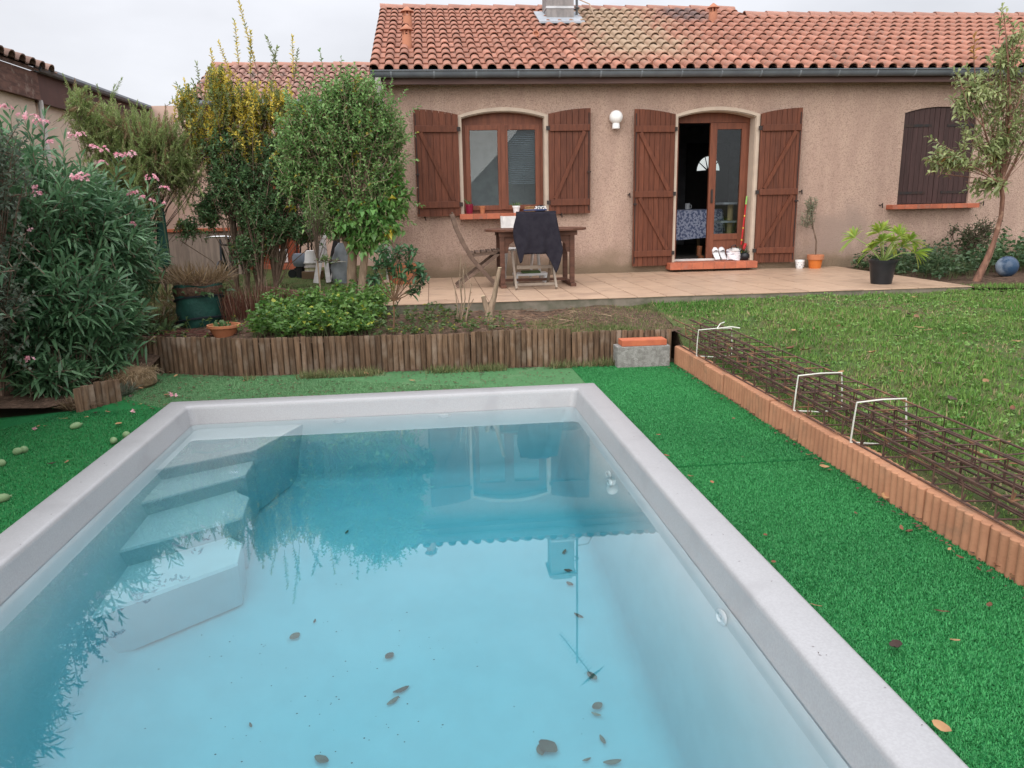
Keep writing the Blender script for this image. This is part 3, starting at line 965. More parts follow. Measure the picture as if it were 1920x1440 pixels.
# ridge tiles
def ridge_geo(L_=.44):
    V, F = [], []; n = 8
    for k in range(n + 1):
        a = PI * k / n
        V.append((0, -.105 * math.cos(a), .085 * math.sin(a)))
    for k in range(n + 1):
        a = PI * k / n
        V.append((L_, -.092 * math.cos(a), .075 * math.sin(a) - .012))
    for k in range(n + 1):
        a = PI * k / n
        V.append((.002, -.09 * math.cos(a), .068 * math.sin(a)))
    for k in range(n):
        F.append((k, k + 1, n + 2 + k, n + 1 + k)); F.append((2 * n + 2 + k, 2 * n + 3 + k, k + 1, k))
    return V, F


RV, RF = ridge_geo()
rme = bpy.data.meshes.new('ridge_tile'); rme.from_pydata(RV, [], RF); finish(rme, mt_ridge, True, 50)
x = -.74
while x < 5.5:
    inst(rme, 'ridge_tile', roof, (x, roof_pt(0, 4.2, 0).y, roof_pt(0, 4.2, .0).z + rnd.uniform(-.004, .004)), (0, 0, 0)); x += .40
x = 5.70
while x < 13:
    inst(rme, 'ridge_tile', roof, (x, roof_pt(0, 3.66, 0).y, roof_pt(0, 3.66, 0).z + rnd.uniform(-.004, .004)), (0, 0, 0)); x += .40
# verge, fascia, gutter
vg = MB(); vg.prism([roof_pt(-.735, -.02, .02), roof_pt(-.735, 4.2, .02), roof_pt(-.735, 4.2, -.13), roof_pt(-.735, -.02, -.13)], (.03, 0, 0))
vg.build('verge_board', mt_tile, roof)
MB().box((-.70, 11.02, 3.115), (16, 11.05, 3.255)).build('fascia', mt_fascia, house)
MB().box((-.70, 11.05, 3.15), (16, 11.27, 3.17)).build('soffit', mt_fascia, house)
gt = MB(); prof = []
for k in range(11):
    a = PI + PI * k / 10
    prof.append((10.955 + .062 * math.cos(a), 3.261 + .075 * math.sin(a)))
prof = [(10.887, 3.268)] + prof
V, F = [], []
gx = lin(-.72, 16, 2)
for xx in gx: V += [(xx, p, q) for p, q in prof]
n = len(prof)
F += [(k, k + 1, n + k + 1, n + k) for k in range(n - 1)]
gt.add(V, F); gt.tube([(-.72, 10.887, 3.271), (16, 10.887, 3.271)], .009, 6)
gt.add([(-.72, p, q) for p, q in prof], [tuple(range(n))])
gut = gt.build('gutter', mt_zinc, house, smooth=True)
gb = MB()
for k in range(11):
    a = PI + PI * k / 10; a2 = PI + PI * min(k + 1, 10) / 10
    if k < 10:
        gb.beam((0, .064 * math.cos(a), .077 * math.sin(a)), (0, .064 * math.cos(a2), .077 * math.sin(a2)), .022, .004, side=(1, 0, 0))
gme = gb.mesh('gutter_bracket'); finish(gme, M('bracket_metal', (.2, .22, .24), rough=.45), False)
for k in range(30):
    inst(gme, 'gutter_bracket', gut, (-.45 + k * .565, 10.955, 3.261))
dp = MB(); dp.tube([(-.63, 10.96, 3.20), (-.63, 11.0, 3.08), (-.635, 11.20, 2.85), (-.635, 11.20, .45)], .042, 12)
dpo = dp.build('downpipe', mt_offwhite, house, smooth=True)
for z in (2.6, 1.7, .9): MB().lathe((-.635, 11.20, z), [(.046, 0), (.046, .03)], 12).build('pipe_clip', mt_offwhite, dpo)

# chimney with flashing, its strap; roof vents
ch = MB(); cy_ = 13.95; cz = roof_pt(0, 3.2, 0).z
ch.box((2.06, 13.75, 4.35), (2.52, 14.25, 5.42)); ch.box((2.02, 13.71, 5.42), (2.56, 14.29, 5.48)); ch.box((2.10, 13.79, 5.48), (2.48, 14.21, 5.56))
cho = ch.build('chimney', M('chimney_render', (.26, .235, .225), (.19, .175, .17), rough=.95, scale=6, bump=.5, bscale=40, stretch=(2, 2, .7)), roof)
st_ = MB(); st_.box((2.05, 13.742, 4.70), (2.526, 14.258, 4.735)); st_.build('chimney_band', M('galvanised', (.45, .45, .46), rough=.4, metal=.5), cho)
fl = MB()
fl.prism([roof_pt(1.90, 2.78, .075), roof_pt(2.66, 2.78, .075), roof_pt(2.66, 3.55, .085), roof_pt(1.90, 3.55, .085)], (0, 0, -.03))
fl.build('flashing', M('lead_flashing', (.34, .36, .39), (.28, .3, .33), rough=.55), cho)
mv = M('vent_terracotta', (.40, .17, .10), (.34, .14, .085), rough=.85)


def vent(x, s):
    p = roof_pt(x, s, .03)
    m = MB(); m.lathe(p + Vector((0, 0, -.08)), [(.075, 0), (.07, .21), (.066, .22)], 14)
    v = m.build('roof_vent', mv, roof, smooth=True)
    for k in range(6):
        a = PI * 2 * k / 6
        MB().box((p.x + .055 * math.cos(a) - .012, p.y + .055 * math.sin(a) - .012, p.z + .13), (p.x + .055 * math.cos(a) + .012, p.y + .055 * math.sin(a) + .012, p.z + .21)).build('vent_post', mv, v)
    MB().lathe(p + Vector((0, 0, .205)), [(.105, 0), (.10, .012), (.05, .05), (.012, .08)], 14).build('vent_cap', mv, v, smooth=True)


vent(-.245, 2.62); vent(-.245, 1.25); vent(4.93, 3.05)
hm = MB(); p = roof_pt(1.72, 1.85, .06); hm.lathe(p, [(.05, -.02), (.05, .03), (.035, .03), (.034, -.0)], 12, Matrix.Rotation(1.2, 3, 'X'))
hm.build('tile_vent', mv, roof, smooth=True)

# ------------------------------------------------------------------ antenna strapped to the chimney
an = thing('television_antenna', 'tall mast with a comb-like television aerial strapped to the chimney', 'antenna', (2.60, 13.95, 4.7))
mgal = M('aerial_metal', (.16, .165, .17), rough=.5, metal=.4)
MB().tube([(2.61, 13.95, 4.62), (2.61, 13.95, 7.55)], .022, 8).build('mast', mgal, an)
for z in (4.75, 5.2): MB().tube([(2.50, 13.80, z), (2.64, 13.92, z), (2.64, 13.99, z), (2.50, 14.1, z)], .014, 5).build('bracket', mgal, an)
b0, b1 = Vector((2.30, 14.2, 7.0)), Vector((2.88, 13.7, 7.72))
MB().tube([b0, b1], .012, 6).build('boom', mgal, an)
bd_ = (b1 - b0).normalized(); sd_ = Vector((1, 1, 0)).normalized(); sd_ = (sd_ - bd_ * sd_.dot(bd_)).normalized()
for k in range(14):
    c = b0 + (b1 - b0) * (k / 15); hw = .09 + .07 * k / 14
    MB().tube([c - sd_ * hw, c + sd_ * hw], .005, 5).build('element', mgal, an)
up_ = bd_.cross(sd_)
for k in range(-3, 4):
    c = b1 + up_ * (.07 * k)
    MB().tube([c - sd_ * .26, c + sd_ * .26], .005, 5).build('reflector_rod', mgal, an)
MB().tube([b1 - up_ * .24, b1 + up_ * .24], .008, 5).build('reflector_spine', mgal, an)
cbl = MB().tube([(2.60, 13.78, 4.85), (2.75, 13.55, 4.72), (2.80, 13.4, 4.50), (2.92, 13.2, 4.42)], .010, 5)
cbl.build('cable', M('cable_tan', (.4, .28, .2), rough=.6), an)

# ------------------------------------------------------------------ globe lamp
lp = thing('wall_lamp', 'white opal globe lamp on the wall between window and door shutters', 'lamp', (2.66, WY, 2.56))
MB().lathe((2.655, 11.19, 2.535), [(.052, 0), (.055, .012), (.05, .075), (.045, .08)], 16).build('base', mt_white, lp, smooth=True)
MB().box((2.62, 11.20, 2.545), (2.69, 11.268, 2.60)).build('bracket', mt_white, lp, bevel=.006)
MB().ball((2.655, 11.19, 2.69), .095, 24).build('globe', mt_globe, lp, smooth=True)

# ------------------------------------------------------------------ terrace
tr = MB(); TX0, TX1, TY0 = -.72, 6.14, 8.235
tr.box((TX0, TY0 + .012, .30), (TX1, WY + .02, TZ - .012))
tr.f[:] = tr.f
terr = tr.build('terrace', mt_slabside, None); tag(terr, kind='structure')
MB().box((TX0 + .01, TY0 + .02, TZ - .0119), (TX1 - .01, WY + .02, TZ - .005)).build('grout_bed', mt_grout, terr)
tmeb = MB(); tmeb.box((0, 0, -.010), (.3175, .3245, 0)); tlm = tmeb.mesh('terrace_tile', bevel=.002); finish(tlm, mt_ptile, False)
ny_ = 9; dy = (WY + .0 - TY0) / ny_
for i in range(21):
    x = -.72 + i * .3267
    for j in range(ny_):
        yy = TY0 + j * dy
        inst(tlm, 'terrace_tile', terr, (x, yy, TZ + rnd.uniform(-.0008, .0012)), (rnd.uniform(-.002, .002), rnd.uniform(-.002, .002), 0), (1, dy / .3327, 1))

# ------------------------------------------------------------------ annex and the neighbour's building
ax = thing('annex_building', 'recessed pink-beige annex with low tile roof and brown door, half hidden by shrubs', 'building', (-2.6, 15, .42))
mb = MB(); mb.box((-5.4, 15, .3), (-3.34, 15.3, 3.36)); mb.box((-2.50, 15, .3), (-.35, 15.3, 3.36)); mb.box((-3.34, 15, 2.62), (-2.50, 15.3, 3.36)); mb.box((-3.34, 15, .3), (-2.50, 15.3, .50))
mb.build('wall', mt_annexwall, ax)
d = MB().box((-3.335, 15.08, .50), (-2.505, 15.14, 2.615)).build('door', M('annex_door_wood', (.26, .062, .028), (.2, .045, .022), rough=.5, scale=4, stretch=(5, 5, .4)), ax)
for xx in (-3.19, -2.92, -2.65): MB().box((xx - .115, 15.068, .62), (xx + .115, 15.079, 2.5)).build('panel', d.data.materials[0], d, bevel=.004)
cf = MB(); cf.box((-2.965, 15.045, .50 + .04), (-2.735, 15.066, .79)); cf.build('cat_flap', mt_white, d, bevel=.008)
MB().box((-2.93, 15.035, .575), (-2.77, 15.044, .755)).build('flap_pane', mt_blackplastic, d)
MB().box((-3.40, 14.85, .42), (-2.45, 15.02, .52)).build('door_step', mt_sill, ax)
def aroof(x, s, n): return Vector((x, 14.75 + s * .92 - n * .39, 3.40 + s * .39 + n * .92))
rf = MB(); rf.prism([aroof(-4.2, 0, -.02), aroof(-.75, 0, -.02), aroof(-.75, 2.45, -.02), aroof(-4.2, 2.45, -.02)], (0, 0, -.06))
rfo = rf.build('roof', mt_deck, ax)
rest = MB(); a2 = math.atan2(.39, .92)
for c in range(18):
    for r_ in range(7):
        p = aroof(-4.22 + c * TW, -.05 + r_ * .34, rnd.uniform(0, .004))
        mr = Matrix.Translation(p) @ Matrix.Rotation(a2, 4, 'X')
        rest.add([mr @ Vector(v) for v in TV], TF)
mt_tile_old = M('annex_tile', (.33, .18, .14), (.25, .14, .115), rough=.9, scale=6, c3=(.2, .15, .12), s3=3)
tag(rest.build('roof_tiles', mt_tile_old, rfo, smooth=True, ang=50, fixn=False), kind='stuff')
for k in range(9): inst(rme, 'ridge_tile', rfo, (-4.25 + k * .40, aroof(0, 2.45, 0).y, aroof(0, 2.45, 0).z))
MB().tube([(-4.25, 14.70, 3.36), (-.75, 14.70, 3.36)], .055, 10).build('gutter', mt_zinc, ax, smooth=True)

lw = thing('low_wall', 'old streaked rendered garden wall capped with terracotta tiles', 'wall', (-4.0, 14.0, .35))
MB().box((-4.6, 13.95, .3), (-3.25, 14.15, 1.17)).build('wall', mt_oldwall, lw)
for k in range(4): MB().box((-4.62 + k * .345, 13.90, 1.173), (-4.62 + k * .345 + .34, 14.2, 1.225)).build('coping_tile', mt_sill, lw, bevel=.005)

nb = thing('neighbour_building', 'beige neighbouring building with deep brown fascia under its tile eave', 'building', (-5, 10, 0))
MB().box((-9, 7.6, -.05), (-5.0, 10.98, 3.0)).build('wall', mt_neighwall, nb)
MB().box((-9, 10.98, -.05), (-5.04, 19, 3.0)).build('wall', mt_neighwall, nb)
mfb = M('fascia_weathered', (.17, .09, .07), (.10, .055, .045), rough=.9, scale=8, stretch=(3, .8, 3), bump=.5, bscale=20, c3=(.24, .17, .14), s3=9)
mfb2 = M('fascia_smooth', (.105, .05, .042), (.085, .042, .036), rough=.6, scale=4)
MB().box((-4.998, 7.5, 2.94), (-4.93, 11.0, 3.27)).build('fascia', mfb, nb)
MB().box((-5.02, 11.0, 2.92), (-4.97, 19, 3.30)).build('fascia', mfb2, nb)
MB().tube([(-4.97, 11.06, 2.95), (-4.97, 11.06, 0)], .035, 8).build('downpipe', mt_offwhite, nb, smooth=True)
MB().tube([(-4.92, 11.0, 3.33), (-4.92, 19, 3.33)], .05, 8).build('gutter', mt_zinc, nb, smooth=True)
rf = MB(); rf.prism([(-4.9, 7.4, 3.30), (-4.9, 19.1, 3.36), (-8.5, 19.1, 4.6), (-8.5, 7.4, 4.55)], (0, 0, -.03))
rfo = rf.build('roof', mt_deck, nb)
yy = 7.45; gtile = M('grey_brown_tile', (.22, .14, .11), (.17, .11, .09), rough=.9, scale=8, rv=.2)
while yy < 11.2:
    t = MB(); V2 = []
    mr = Matrix.Translation((-4.84, yy, 3.30)) @ Matrix.Rotation(PI / 2, 4, 'Z') @ Matrix.Rotation(.33, 4, 'X')
    t.add([mr @ (Vector(v) * 1.25) for v in TV], TF)
    t.build('eave_tile', gtile, rfo, smooth=True, fixn=False); yy += TW * 1.25

# ------------------------------------------------------------------ log edging
def stake_mesh(h, r, seed):
    q = random.Random(seed); m = MB(); n = 7
    V, F = [], []
    ks = [(-1 + 2 * k / (n - 1)) for k in range(n)]
    for z, sc in ((-.04, 1), (h - .006, 1), (h, .86)):
        for k in range(n):
            a = PI * k / (n - 1)
            V.append((-math.cos(a) * r * sc, -math.sin(a) * r * .9 * sc, z + (q.uniform(-.001, .001) if z > .1 else 0)))
    for i in range(2):
        for k in range(n - 1): F.append((i * n + k, i * n + k + 1, (i + 1) * n + k + 1, (i + 1) * n + k))
        F.append((i * n + n - 1, i * n, (i + 1) * n, (i + 1) * n + n - 1))
    F.append(tuple(2 * n + k for k in range(n)))
    m.add(V, F)
    me = m.mesh('stake'); finish(me, mt_logs, True, 50)
    return me


STK = [stake_mesh(.355, .0262, s) for s in range(4)]
LOGS = [((-2.95, 7.62), (-1.855, 7.265), .0, 'log edging panel below the green garden bag'), ((-1.86, 7.245), (-.782, 7.205), -.005, 'log edging panel below the leafy green plants'),
        ((-.78, 7.222), (.315, 7.165), -.015, 'log edging panel below the young glossy-leaved sapling'), ((.318, 7.165), (1.275, 7.12), .0, 'log edging panel below the cut-back stump and bare soil'),
        ((1.28, 7.125), (2.235, 7.05), -.03, 'log edging panel behind the concrete block')]
for (p, q, dz, lab) in LOGS:
    t = thing('log_edging', 'weathered half-round ' + lab, 'edging', (p[0], p[1], 0), 'log edging panels along the flower bed')
    p, q = Vector((*p, 0)), Vector((*q, 0)); n = int((q - p).length / .0515); ang = math.atan2(q.y - p.y, q.x - p.x)
    for k in range(n):
        c = p.lerp(q, (k + .5) / n)
        inst(rnd.choice(STK), 'stake', t, (c.x, c.y, dz + rnd.uniform(-.006, .005)), (rnd.uniform(-.02, .02), rnd.uniform(-.012, .012), ang + rnd.uniform(-.1, .1)), (rnd.uniform(.95, 1.04), 1, 1))
    MB().beam(p + Vector((0, .012, .30 + dz)), q + Vector((0, .012, .30 + dz)), .02, .01).build('backing_strip', mt_logs, t)
S2 = [stake_mesh(.20, .03, s) for s in range(2)]
for (a, b_, lab) in (((-2.80, 6.06), (-2.60, 6.42), 'short low log edging piece beside the dry grass tuft'), ((-3.62, 5.82), (-3.28, 5.88), 'short dark log edging piece at the foot of the oleander')):
    t = thing('log_edging', 'weathered ' + lab, 'edging', (*a, 0))
    p, q = Vector((*a, 0)), Vector((*b_, 0)); n = int((q - p).length / .058); ang = math.atan2(q.y - p.y, q.x - p.x)
    for k in range(n):
        c = p.lerp(q, (k + .5) / n)
        inst(rnd.choice(S2), 'stake', t, (c.x, c.y, rnd.uniform(-.02, .01)), (rnd.uniform(-.03, .03), rnd.uniform(-.03, .03), ang))

# ------------------------------------------------------------------ orange cast edging along the lawn
def cast_mesh(nl=8, w=.0525, h=.175, tk=.07):
    m = MB(); pts = []
    for k in range(nl):
        for a in range(5):
            t = a / 5
            pts.append((k * w + t * w, -tk / 2 - .015 * math.sin(PI * t)))
    pts.append((nl * w, -tk / 2))
    back = [(nl * w - x, -y) for x, y in pts]
    poly = pts + back
    zt = h
    n = len(poly)
    V = [(x, y, -.03) for x, y in poly] + [(x, y, zt - .006) for x, y in poly] + [(x, y * .84, zt) for x, y in poly]
    F = [(k, (k + 1) % n, n + (k + 1) % n, n + k) for k in range(n)] + [(n + k, n + (k + 1) % n, 2 * n + (k + 1) % n, 2 * n + k) for k in range(n)]
    F.append(tuple(range(2 * n, 3 * n)))
    m.add(V, F)
    me = m.mesh('edging_block'); finish(me, mt_edging, True, 30)
    return me


CAST = cast_mesh()
yy = 6.98
k = 0
while yy > .2:
    o = inst(CAST, 'edging_block', None, (2.283 + rnd.uniform(-.003, .003), yy, rnd.uniform(-.008, .004)), (rnd.uniform(-.03, .03), rnd.uniform(-.01, .01), -PI / 2 + rnd.uniform(-.012, .012)))
    lab = {0: 'scalloped orange cast edging piece next to the grey concrete block', 1: 'scalloped orange edging piece below the knotted white strap', 5: 'scalloped orange edging piece below the middle white strap', 7: 'scalloped orange edging piece just past the last white strap'}
    tag(o, lab.get(k, 'scalloped orange cast edging piece between green turf and the rebar cages'), 'edging', 'orange edging pieces along the lawn')
    yy -= .4235; k += 1

# ------------------------------------------------------------------ block with a brick slab on top
bk = MB(); bk.box((1.665, 6.86, 0), (2.165, 7.04, .205))
tag(bk.build('concrete_block', mt_block, None, bevel=.007), 'grey hollow concrete block standing in front of the log edging', 'block')
sb = MB(); sb.box((1.71, 6.87, .206), (2.135, 7.03, .262))
o = tag(sb.build('brick_slab', mt_redbrick, None, bevel=.006), 'flat red clay slab lying on the grey concrete block', 'brick')

# ------------------------------------------------------------------ rebar cages
CAGES = [(2.285, .185, 'lower rusty rebar cage lying along the orange edging', 6.9), (2.437, .187, 'lower rusty rebar cage on the lawn side of the bundle', 6.93),
         (2.285, .298, 'upper rusty rebar cage above the orange edging', 7.02), (2.437, .299, 'upper rusty rebar cage on the lawn side of the bundle', 7.06)]
stb = MB(); cw, chh = .135, .105
stb.tube([(0, 0, 0), (cw, 0, 0), (cw, 0, chh), (0, 0, chh), (0, 0, -.004), (.02, .006, .03)], .0052, 4)
stm = stb.mesh('stirrup'); finish(stm, mt_rust, False)
for x, z, lab, ye in CAGES:
    t = thing('rebar_cage', lab, 'rebar', (x, ye, z))
    for dx in (0, cw):
        for dz in (0, chh):
            sag = rnd.uniform(-.003, .003); e1 = ye + rnd.uniform(.0, .22 if z > .25 else .06)
            MB().tube([(x + dx, e1, z + dz), (x + dx + sag, 4.6, z + dz - .004), (x + dx - sag, 2.2, z + dz), (x + dx, .9, z + dz)], .0062, 6).build('bar', mt_rust, t)
    yq = ye - .16 - rnd.uniform(0, .1)
    while yq > 1.0:
        inst(stm, 'stirrup', t, (x, yq, z), (rnd.uniform(-.08, .08), rnd.uniform(-.03, .03), rnd.uniform(-.1, .1)))
        yq -= .205
for y, lab in ((6.42, 'white plastic strap with knotted end round the far end of the rebar bundle'), (4.55, 'white plastic strap round the middle of the rebar bundle'), (3.86, 'white plastic strap round the rebar bundle, next after the middle strap')):
    sbm = MB()
    sbm.tube([(2.272, y + .02, .178), (2.268, y, .30), (2.272, y - .01, .415), (2.43, y + .01, .420), (2.582, y + .03, .414), (2.588, y + .02, .30), (2.584, y, .178), (2.43, y - .02, .172), (2.272, y + .02, .178)], .0052, 5)
    if y > 6: sbm.tube([(2.44, y, .42), (2.50, y + .08, .45), (2.56, y + .14, .452)], .005, 5); sbm.tube([(2.44, y, .42), (2.56, y - .02, .435), (2.63, y - .05, .425)], .005, 5)
    tag(sbm.build('strap', mt_strap, None, smooth=True), lab, 'strap')

# ------------------------------------------------------------------ furniture on the terrace
tb = thing('garden_table', 'dark hardwood trestle table with thin oval top under the window', 'table', (1.3, 9.9, TZ))
def oval(x0, x1, y0, y1, z): return [(x0 + .22, y0, z), (x1 - .22, y0, z), (x1 - .07, y0 + .12, z), (x1, (y0 + y1) / 2 - .12, z), (x1, (y0 + y1) / 2 + .12, z), (x1 - .07, y1 - .12, z), (x1 - .22, y1, z), (x0 + .22, y1, z), (x0 + .07, y1 - .12, z), (x0, (y0 + y1) / 2 + .12, z), (x0, (y0 + y1) / 2 - .12, z), (x0 + .07, y0 + .12, z)]
MB().prism(oval(.67, 1.95, 9.50, 10.32, 1.188), (0, 0, .028)).build('tabletop', mt_tablewood, tb, bevel=.004)
MB().box((.82, 9.60, 1.13), (1.80, 9.63, 1.186)).build('apron', mt_tablewood, tb); MB().box((.82, 10.19, 1.13), (1.80, 10.22, 1.186)).build('apron', mt_tablewood, tb)
for xx in (.86, 1.74):
    for y in (9.64, 10.16):
        MB().box((xx - .03, y - .025, TZ + .045), (xx + .03, y + .025, 1.186)).build('leg', mt_tablewood, tb, bevel=.004)
    MB().box((xx - .035, 9.52, TZ), (xx + .035, 10.28, TZ + .045)).build('foot', mt_tablewood, tb, bevel=.006)
    s = 1 if xx < 1.3 else -1
    MB().prism([(xx + s * .03, 9.63, 1.13), (xx + s * .19, 9.63, 1.13), (xx + s * .15, 9.63, 1.07), (xx + s * .09, 9.63, 1.03), (xx + s * .07, 9.63, .93), (xx + s * .03, 9.63, .92)], (0, .025, 0)).build('bracket', mt_tablewood, tb)
MB().box((.89, 9.86, TZ + .05), (1.71, 9.94, TZ + .08)).build('stretcher', mt_tablewood, tb)

chs = thing('folding_chair', 'weathered grey-brown slatted folding chair seen side-on at the end of the table', 'chair', (.5, 9.9, TZ))
ya, yb = 9.70, 10.12
A = [Vector((.255, 0, 1.415)), Vector((.31, 0, 1.22)), Vector((.40, 0, 1.02)), Vector((.52, 0, .82)), Vector((.79, 0, TZ + .012))]
for y in (ya, yb):
    m = MB()
    for p, q in zip(A, A[1:]): m.beam(p + Vector((0, y, 0)), q + Vector((0, y, 0)), .028, .05, side=(0, 1, 0))
    m.build('back_rail', mt_oldteak, chs)
    MB().beam((.84, y + (.03 if y == ya else -.03), .93), (.28, y + (.03 if y == ya else -.03), TZ + .012), .022, .04, side=(0, 1, 0)).build('leg', mt_oldteak, chs)
    MB().beam((.44, y + (.03 if y == ya else -.03), .90), (.86, y + (.03 if y == ya else -.03), .935), .022, .035, side=(0, 1, 0)).build('seat_rail', mt_oldteak, chs)
for k in range(7):
    t = k / 6; p = A[0].lerp(A[1], t * 2) if t < .5 else A[1].lerp(A[2], t * 2 - 1)
    MB().beam(p + Vector((.012, ya, 0)), p + Vector((.012, yb, 0)), .045, .012, side=(-.25, 0, 1)).build('back_slat', mt_oldteak, chs)
for k in range(6):
    xx = .46 + k * .073; MB().box((xx, ya + .01, .925 + k * .005), (xx + .055, yb - .01, .943 + k * .005)).build('seat_slat', mt_oldteak, chs)
MB().beam((.72, ya, .60), (.72, yb, .60), .04, .02).build('stretcher', mt_oldteak, chs); MB().beam((.33, ya + .03, .545), (.33, yb - .03, .545), .04, .02).build('stretcher', mt_oldteak, chs)

chf = thing('folding_chair', 'pale grey folding chair with a dark navy jacket hung over its back', 'chair', (1.23, 9.4, TZ))
for xx in (1.02, 1.45):
    m = MB(); B = [Vector((xx, 9.22, 1.41)), Vector((xx, 9.30, 1.20)), Vector((xx, 9.42, .95)), Vector((xx, 9.80, TZ + .012))]
    for p, q in zip(B, B[1:]): m.beam(p, q, .028, .045, side=(1, 0, 0))
    m.build('back_rail', mt_paleteak, chf)
    s = .03 if xx < 1.2 else -.03
    MB().beam((xx - s, 9.72, .94), (xx - s, 9.26, TZ + .012), .025, .042, side=(1, 0, 0)).build('leg', mt_paleteak, chf)
    MB().beam((xx + s, 9.36, .93), (xx + s, 9.78, .945), .022, .035, side=(1, 0, 0)).build('seat_rail', mt_paleteak, chf)
for k in range(5): MB().box((1.04, 9.38 + k * .08, .945), (1.43, 9.38 + k * .08 + .06, .962)).build('seat_slat', mt_paleteak, chf)
for z in (1.38, 1.05): MB().beam((1.02, 9.22 + (1.38 - z) * .35, z), (1.45, 9.22 + (1.38 - z) * .35, z), .045, .018, side=(0, 0, 1)).build('back_slat', mt_paleteak, chf)
MB().beam((1.0, 9.30, .565), (1.47, 9.30, .565), .03, .022, side=(0, 0, 1)).build('stretcher', mt_paleteak, chf)
MB().beam((1.02, 9.46, .76), (1.45, 9.46, .76), .04, .022, side=(0, 0, 1)).build('stretcher', mt_paleteak, chf)

# jacket: a draped cloth over the chair back, one side longer
jk = MB(); V, F = [], []
nu, nv = 26, 22
for i in range(nu):
    u = i / (nu - 1)
    for j in range(nv):
        v = j / (nv - 1)
        # length hanging down depends on u: right side hangs to a point, left a short fold
        L_ = float(np.interp(u, [0, .06, .10, .16, .20, .72, .78, .88, .94, 1], [.34, .40, .60, .58, .49, .49, .56, .72, .64, .44]))
        z = 1.425 - v * L_
        xx = 1.005 + u * .455 + (u - .5) * .07 * v + .05 * v * max(u - .75, 0) * 4 - (.03 * math.sin(v * PI) if u < .1 else 0)
        y = 9.178 + .03 * (1 - (2 * u - 1) ** 2) * -.4 - .02 * v + .010 * math.sin(u * 15 + v * 2.0) * v + .006 * math.sin(u * 31 + v * 5) * v + (-.03 * v if u > .74 else 0) + .08 * v * v * .4
        V.append((xx, y, z - .012 * abs(2 * u - 1) ** 4))
for i in range(nu - 1):
    for j in range(nv - 1):
        a = i * nv + j; F.append((a, a + nv, a + nv + 1, a + 1))
jk.add(V, F)
jk.add([(1.0, 9.18, 1.424), (1.47, 9.18, 1.424), (1.47, 9.27, 1.432), (1.0, 9.27, 1.432), (1.0, 9.32, 1.18), (1.47, 9.32, 1.16)], [(0, 1, 2, 3), (3, 2, 5, 4)])
o = jk.build('jacket', mt_darkcloth, None, smooth=True, ang=80)
sm = o.modifiers.new('thickness', 'SOLIDIFY'); sm.thickness = .012
tag(o, 'dark navy jacket draped over the back of the pale folding chair', 'jacket')
MB().prism([(1.09, 9.19, 1.436), (1.36, 9.19, 1.440), (1.36, 9.26, 1.446), (1.09, 9.26, 1.442)], (0, 0, .012)).build('collar', mt_bluecloth, o)

wc = thing('plastic_chair', 'white plastic chair tucked behind the table against the wall', 'chair', (1.2, 10.7, TZ))
for xx in (.98, 1.40):
    MB().tube([(xx, 10.98, 1.36), (xx + .005, 10.90, 1.1), (xx, 10.80, .93), (xx + (.03 if xx < 1.2 else -.03), 10.93, TZ)], [.018, .02, .022, .018], 8).build('back_leg', mt_offwhite, wc, smooth=True)
    MB().tube([(xx + .01, 10.42, .92), (xx + (-.04 if xx < 1.2 else .04), 10.38, TZ)], [.022, .018], 8).build('leg', mt_offwhite, wc, smooth=True)
MB().box((.97, 10.40, .91), (1.41, 10.86, .935)).build('seat', mt_offwhite, wc, bevel=.008)
MB().prism([(.98, 10.97, 1.36), (1.40, 10.97, 1.36), (1.38, 10.90, 1.10), (1.0, 10.90, 1.10)], (0, .018, 0)).build('backrest', mt_offwhite, wc, bevel=.005)
stl = thing('step_stool', 'low white stool with a green pad on the tiles under the table', 'stool', (1.27, 10.15, TZ))
MB().box((1.05, 10.05, .60), (1.50, 10.30, .63)).build('top', mt_white, stl, bevel=.005)
for xx in (1.08, 1.47):
    for y in (10.08, 10.27): MB().box((xx - .02, y - .02, TZ), (xx + .02, y + .02, .60)).build('leg', mt_white, stl)
MB().box((1.16, 10.06, .632), (1.40, 10.28, .655)).build('pad', M('green_pad', (.1, .16, .06), rough=.9), stl, bevel=.006)

# ------------------------------------------------------------------ plants
def unit(a):
    return a / np.maximum(np.linalg.norm(a, axis=-1, keepdims=True), 1e-9)


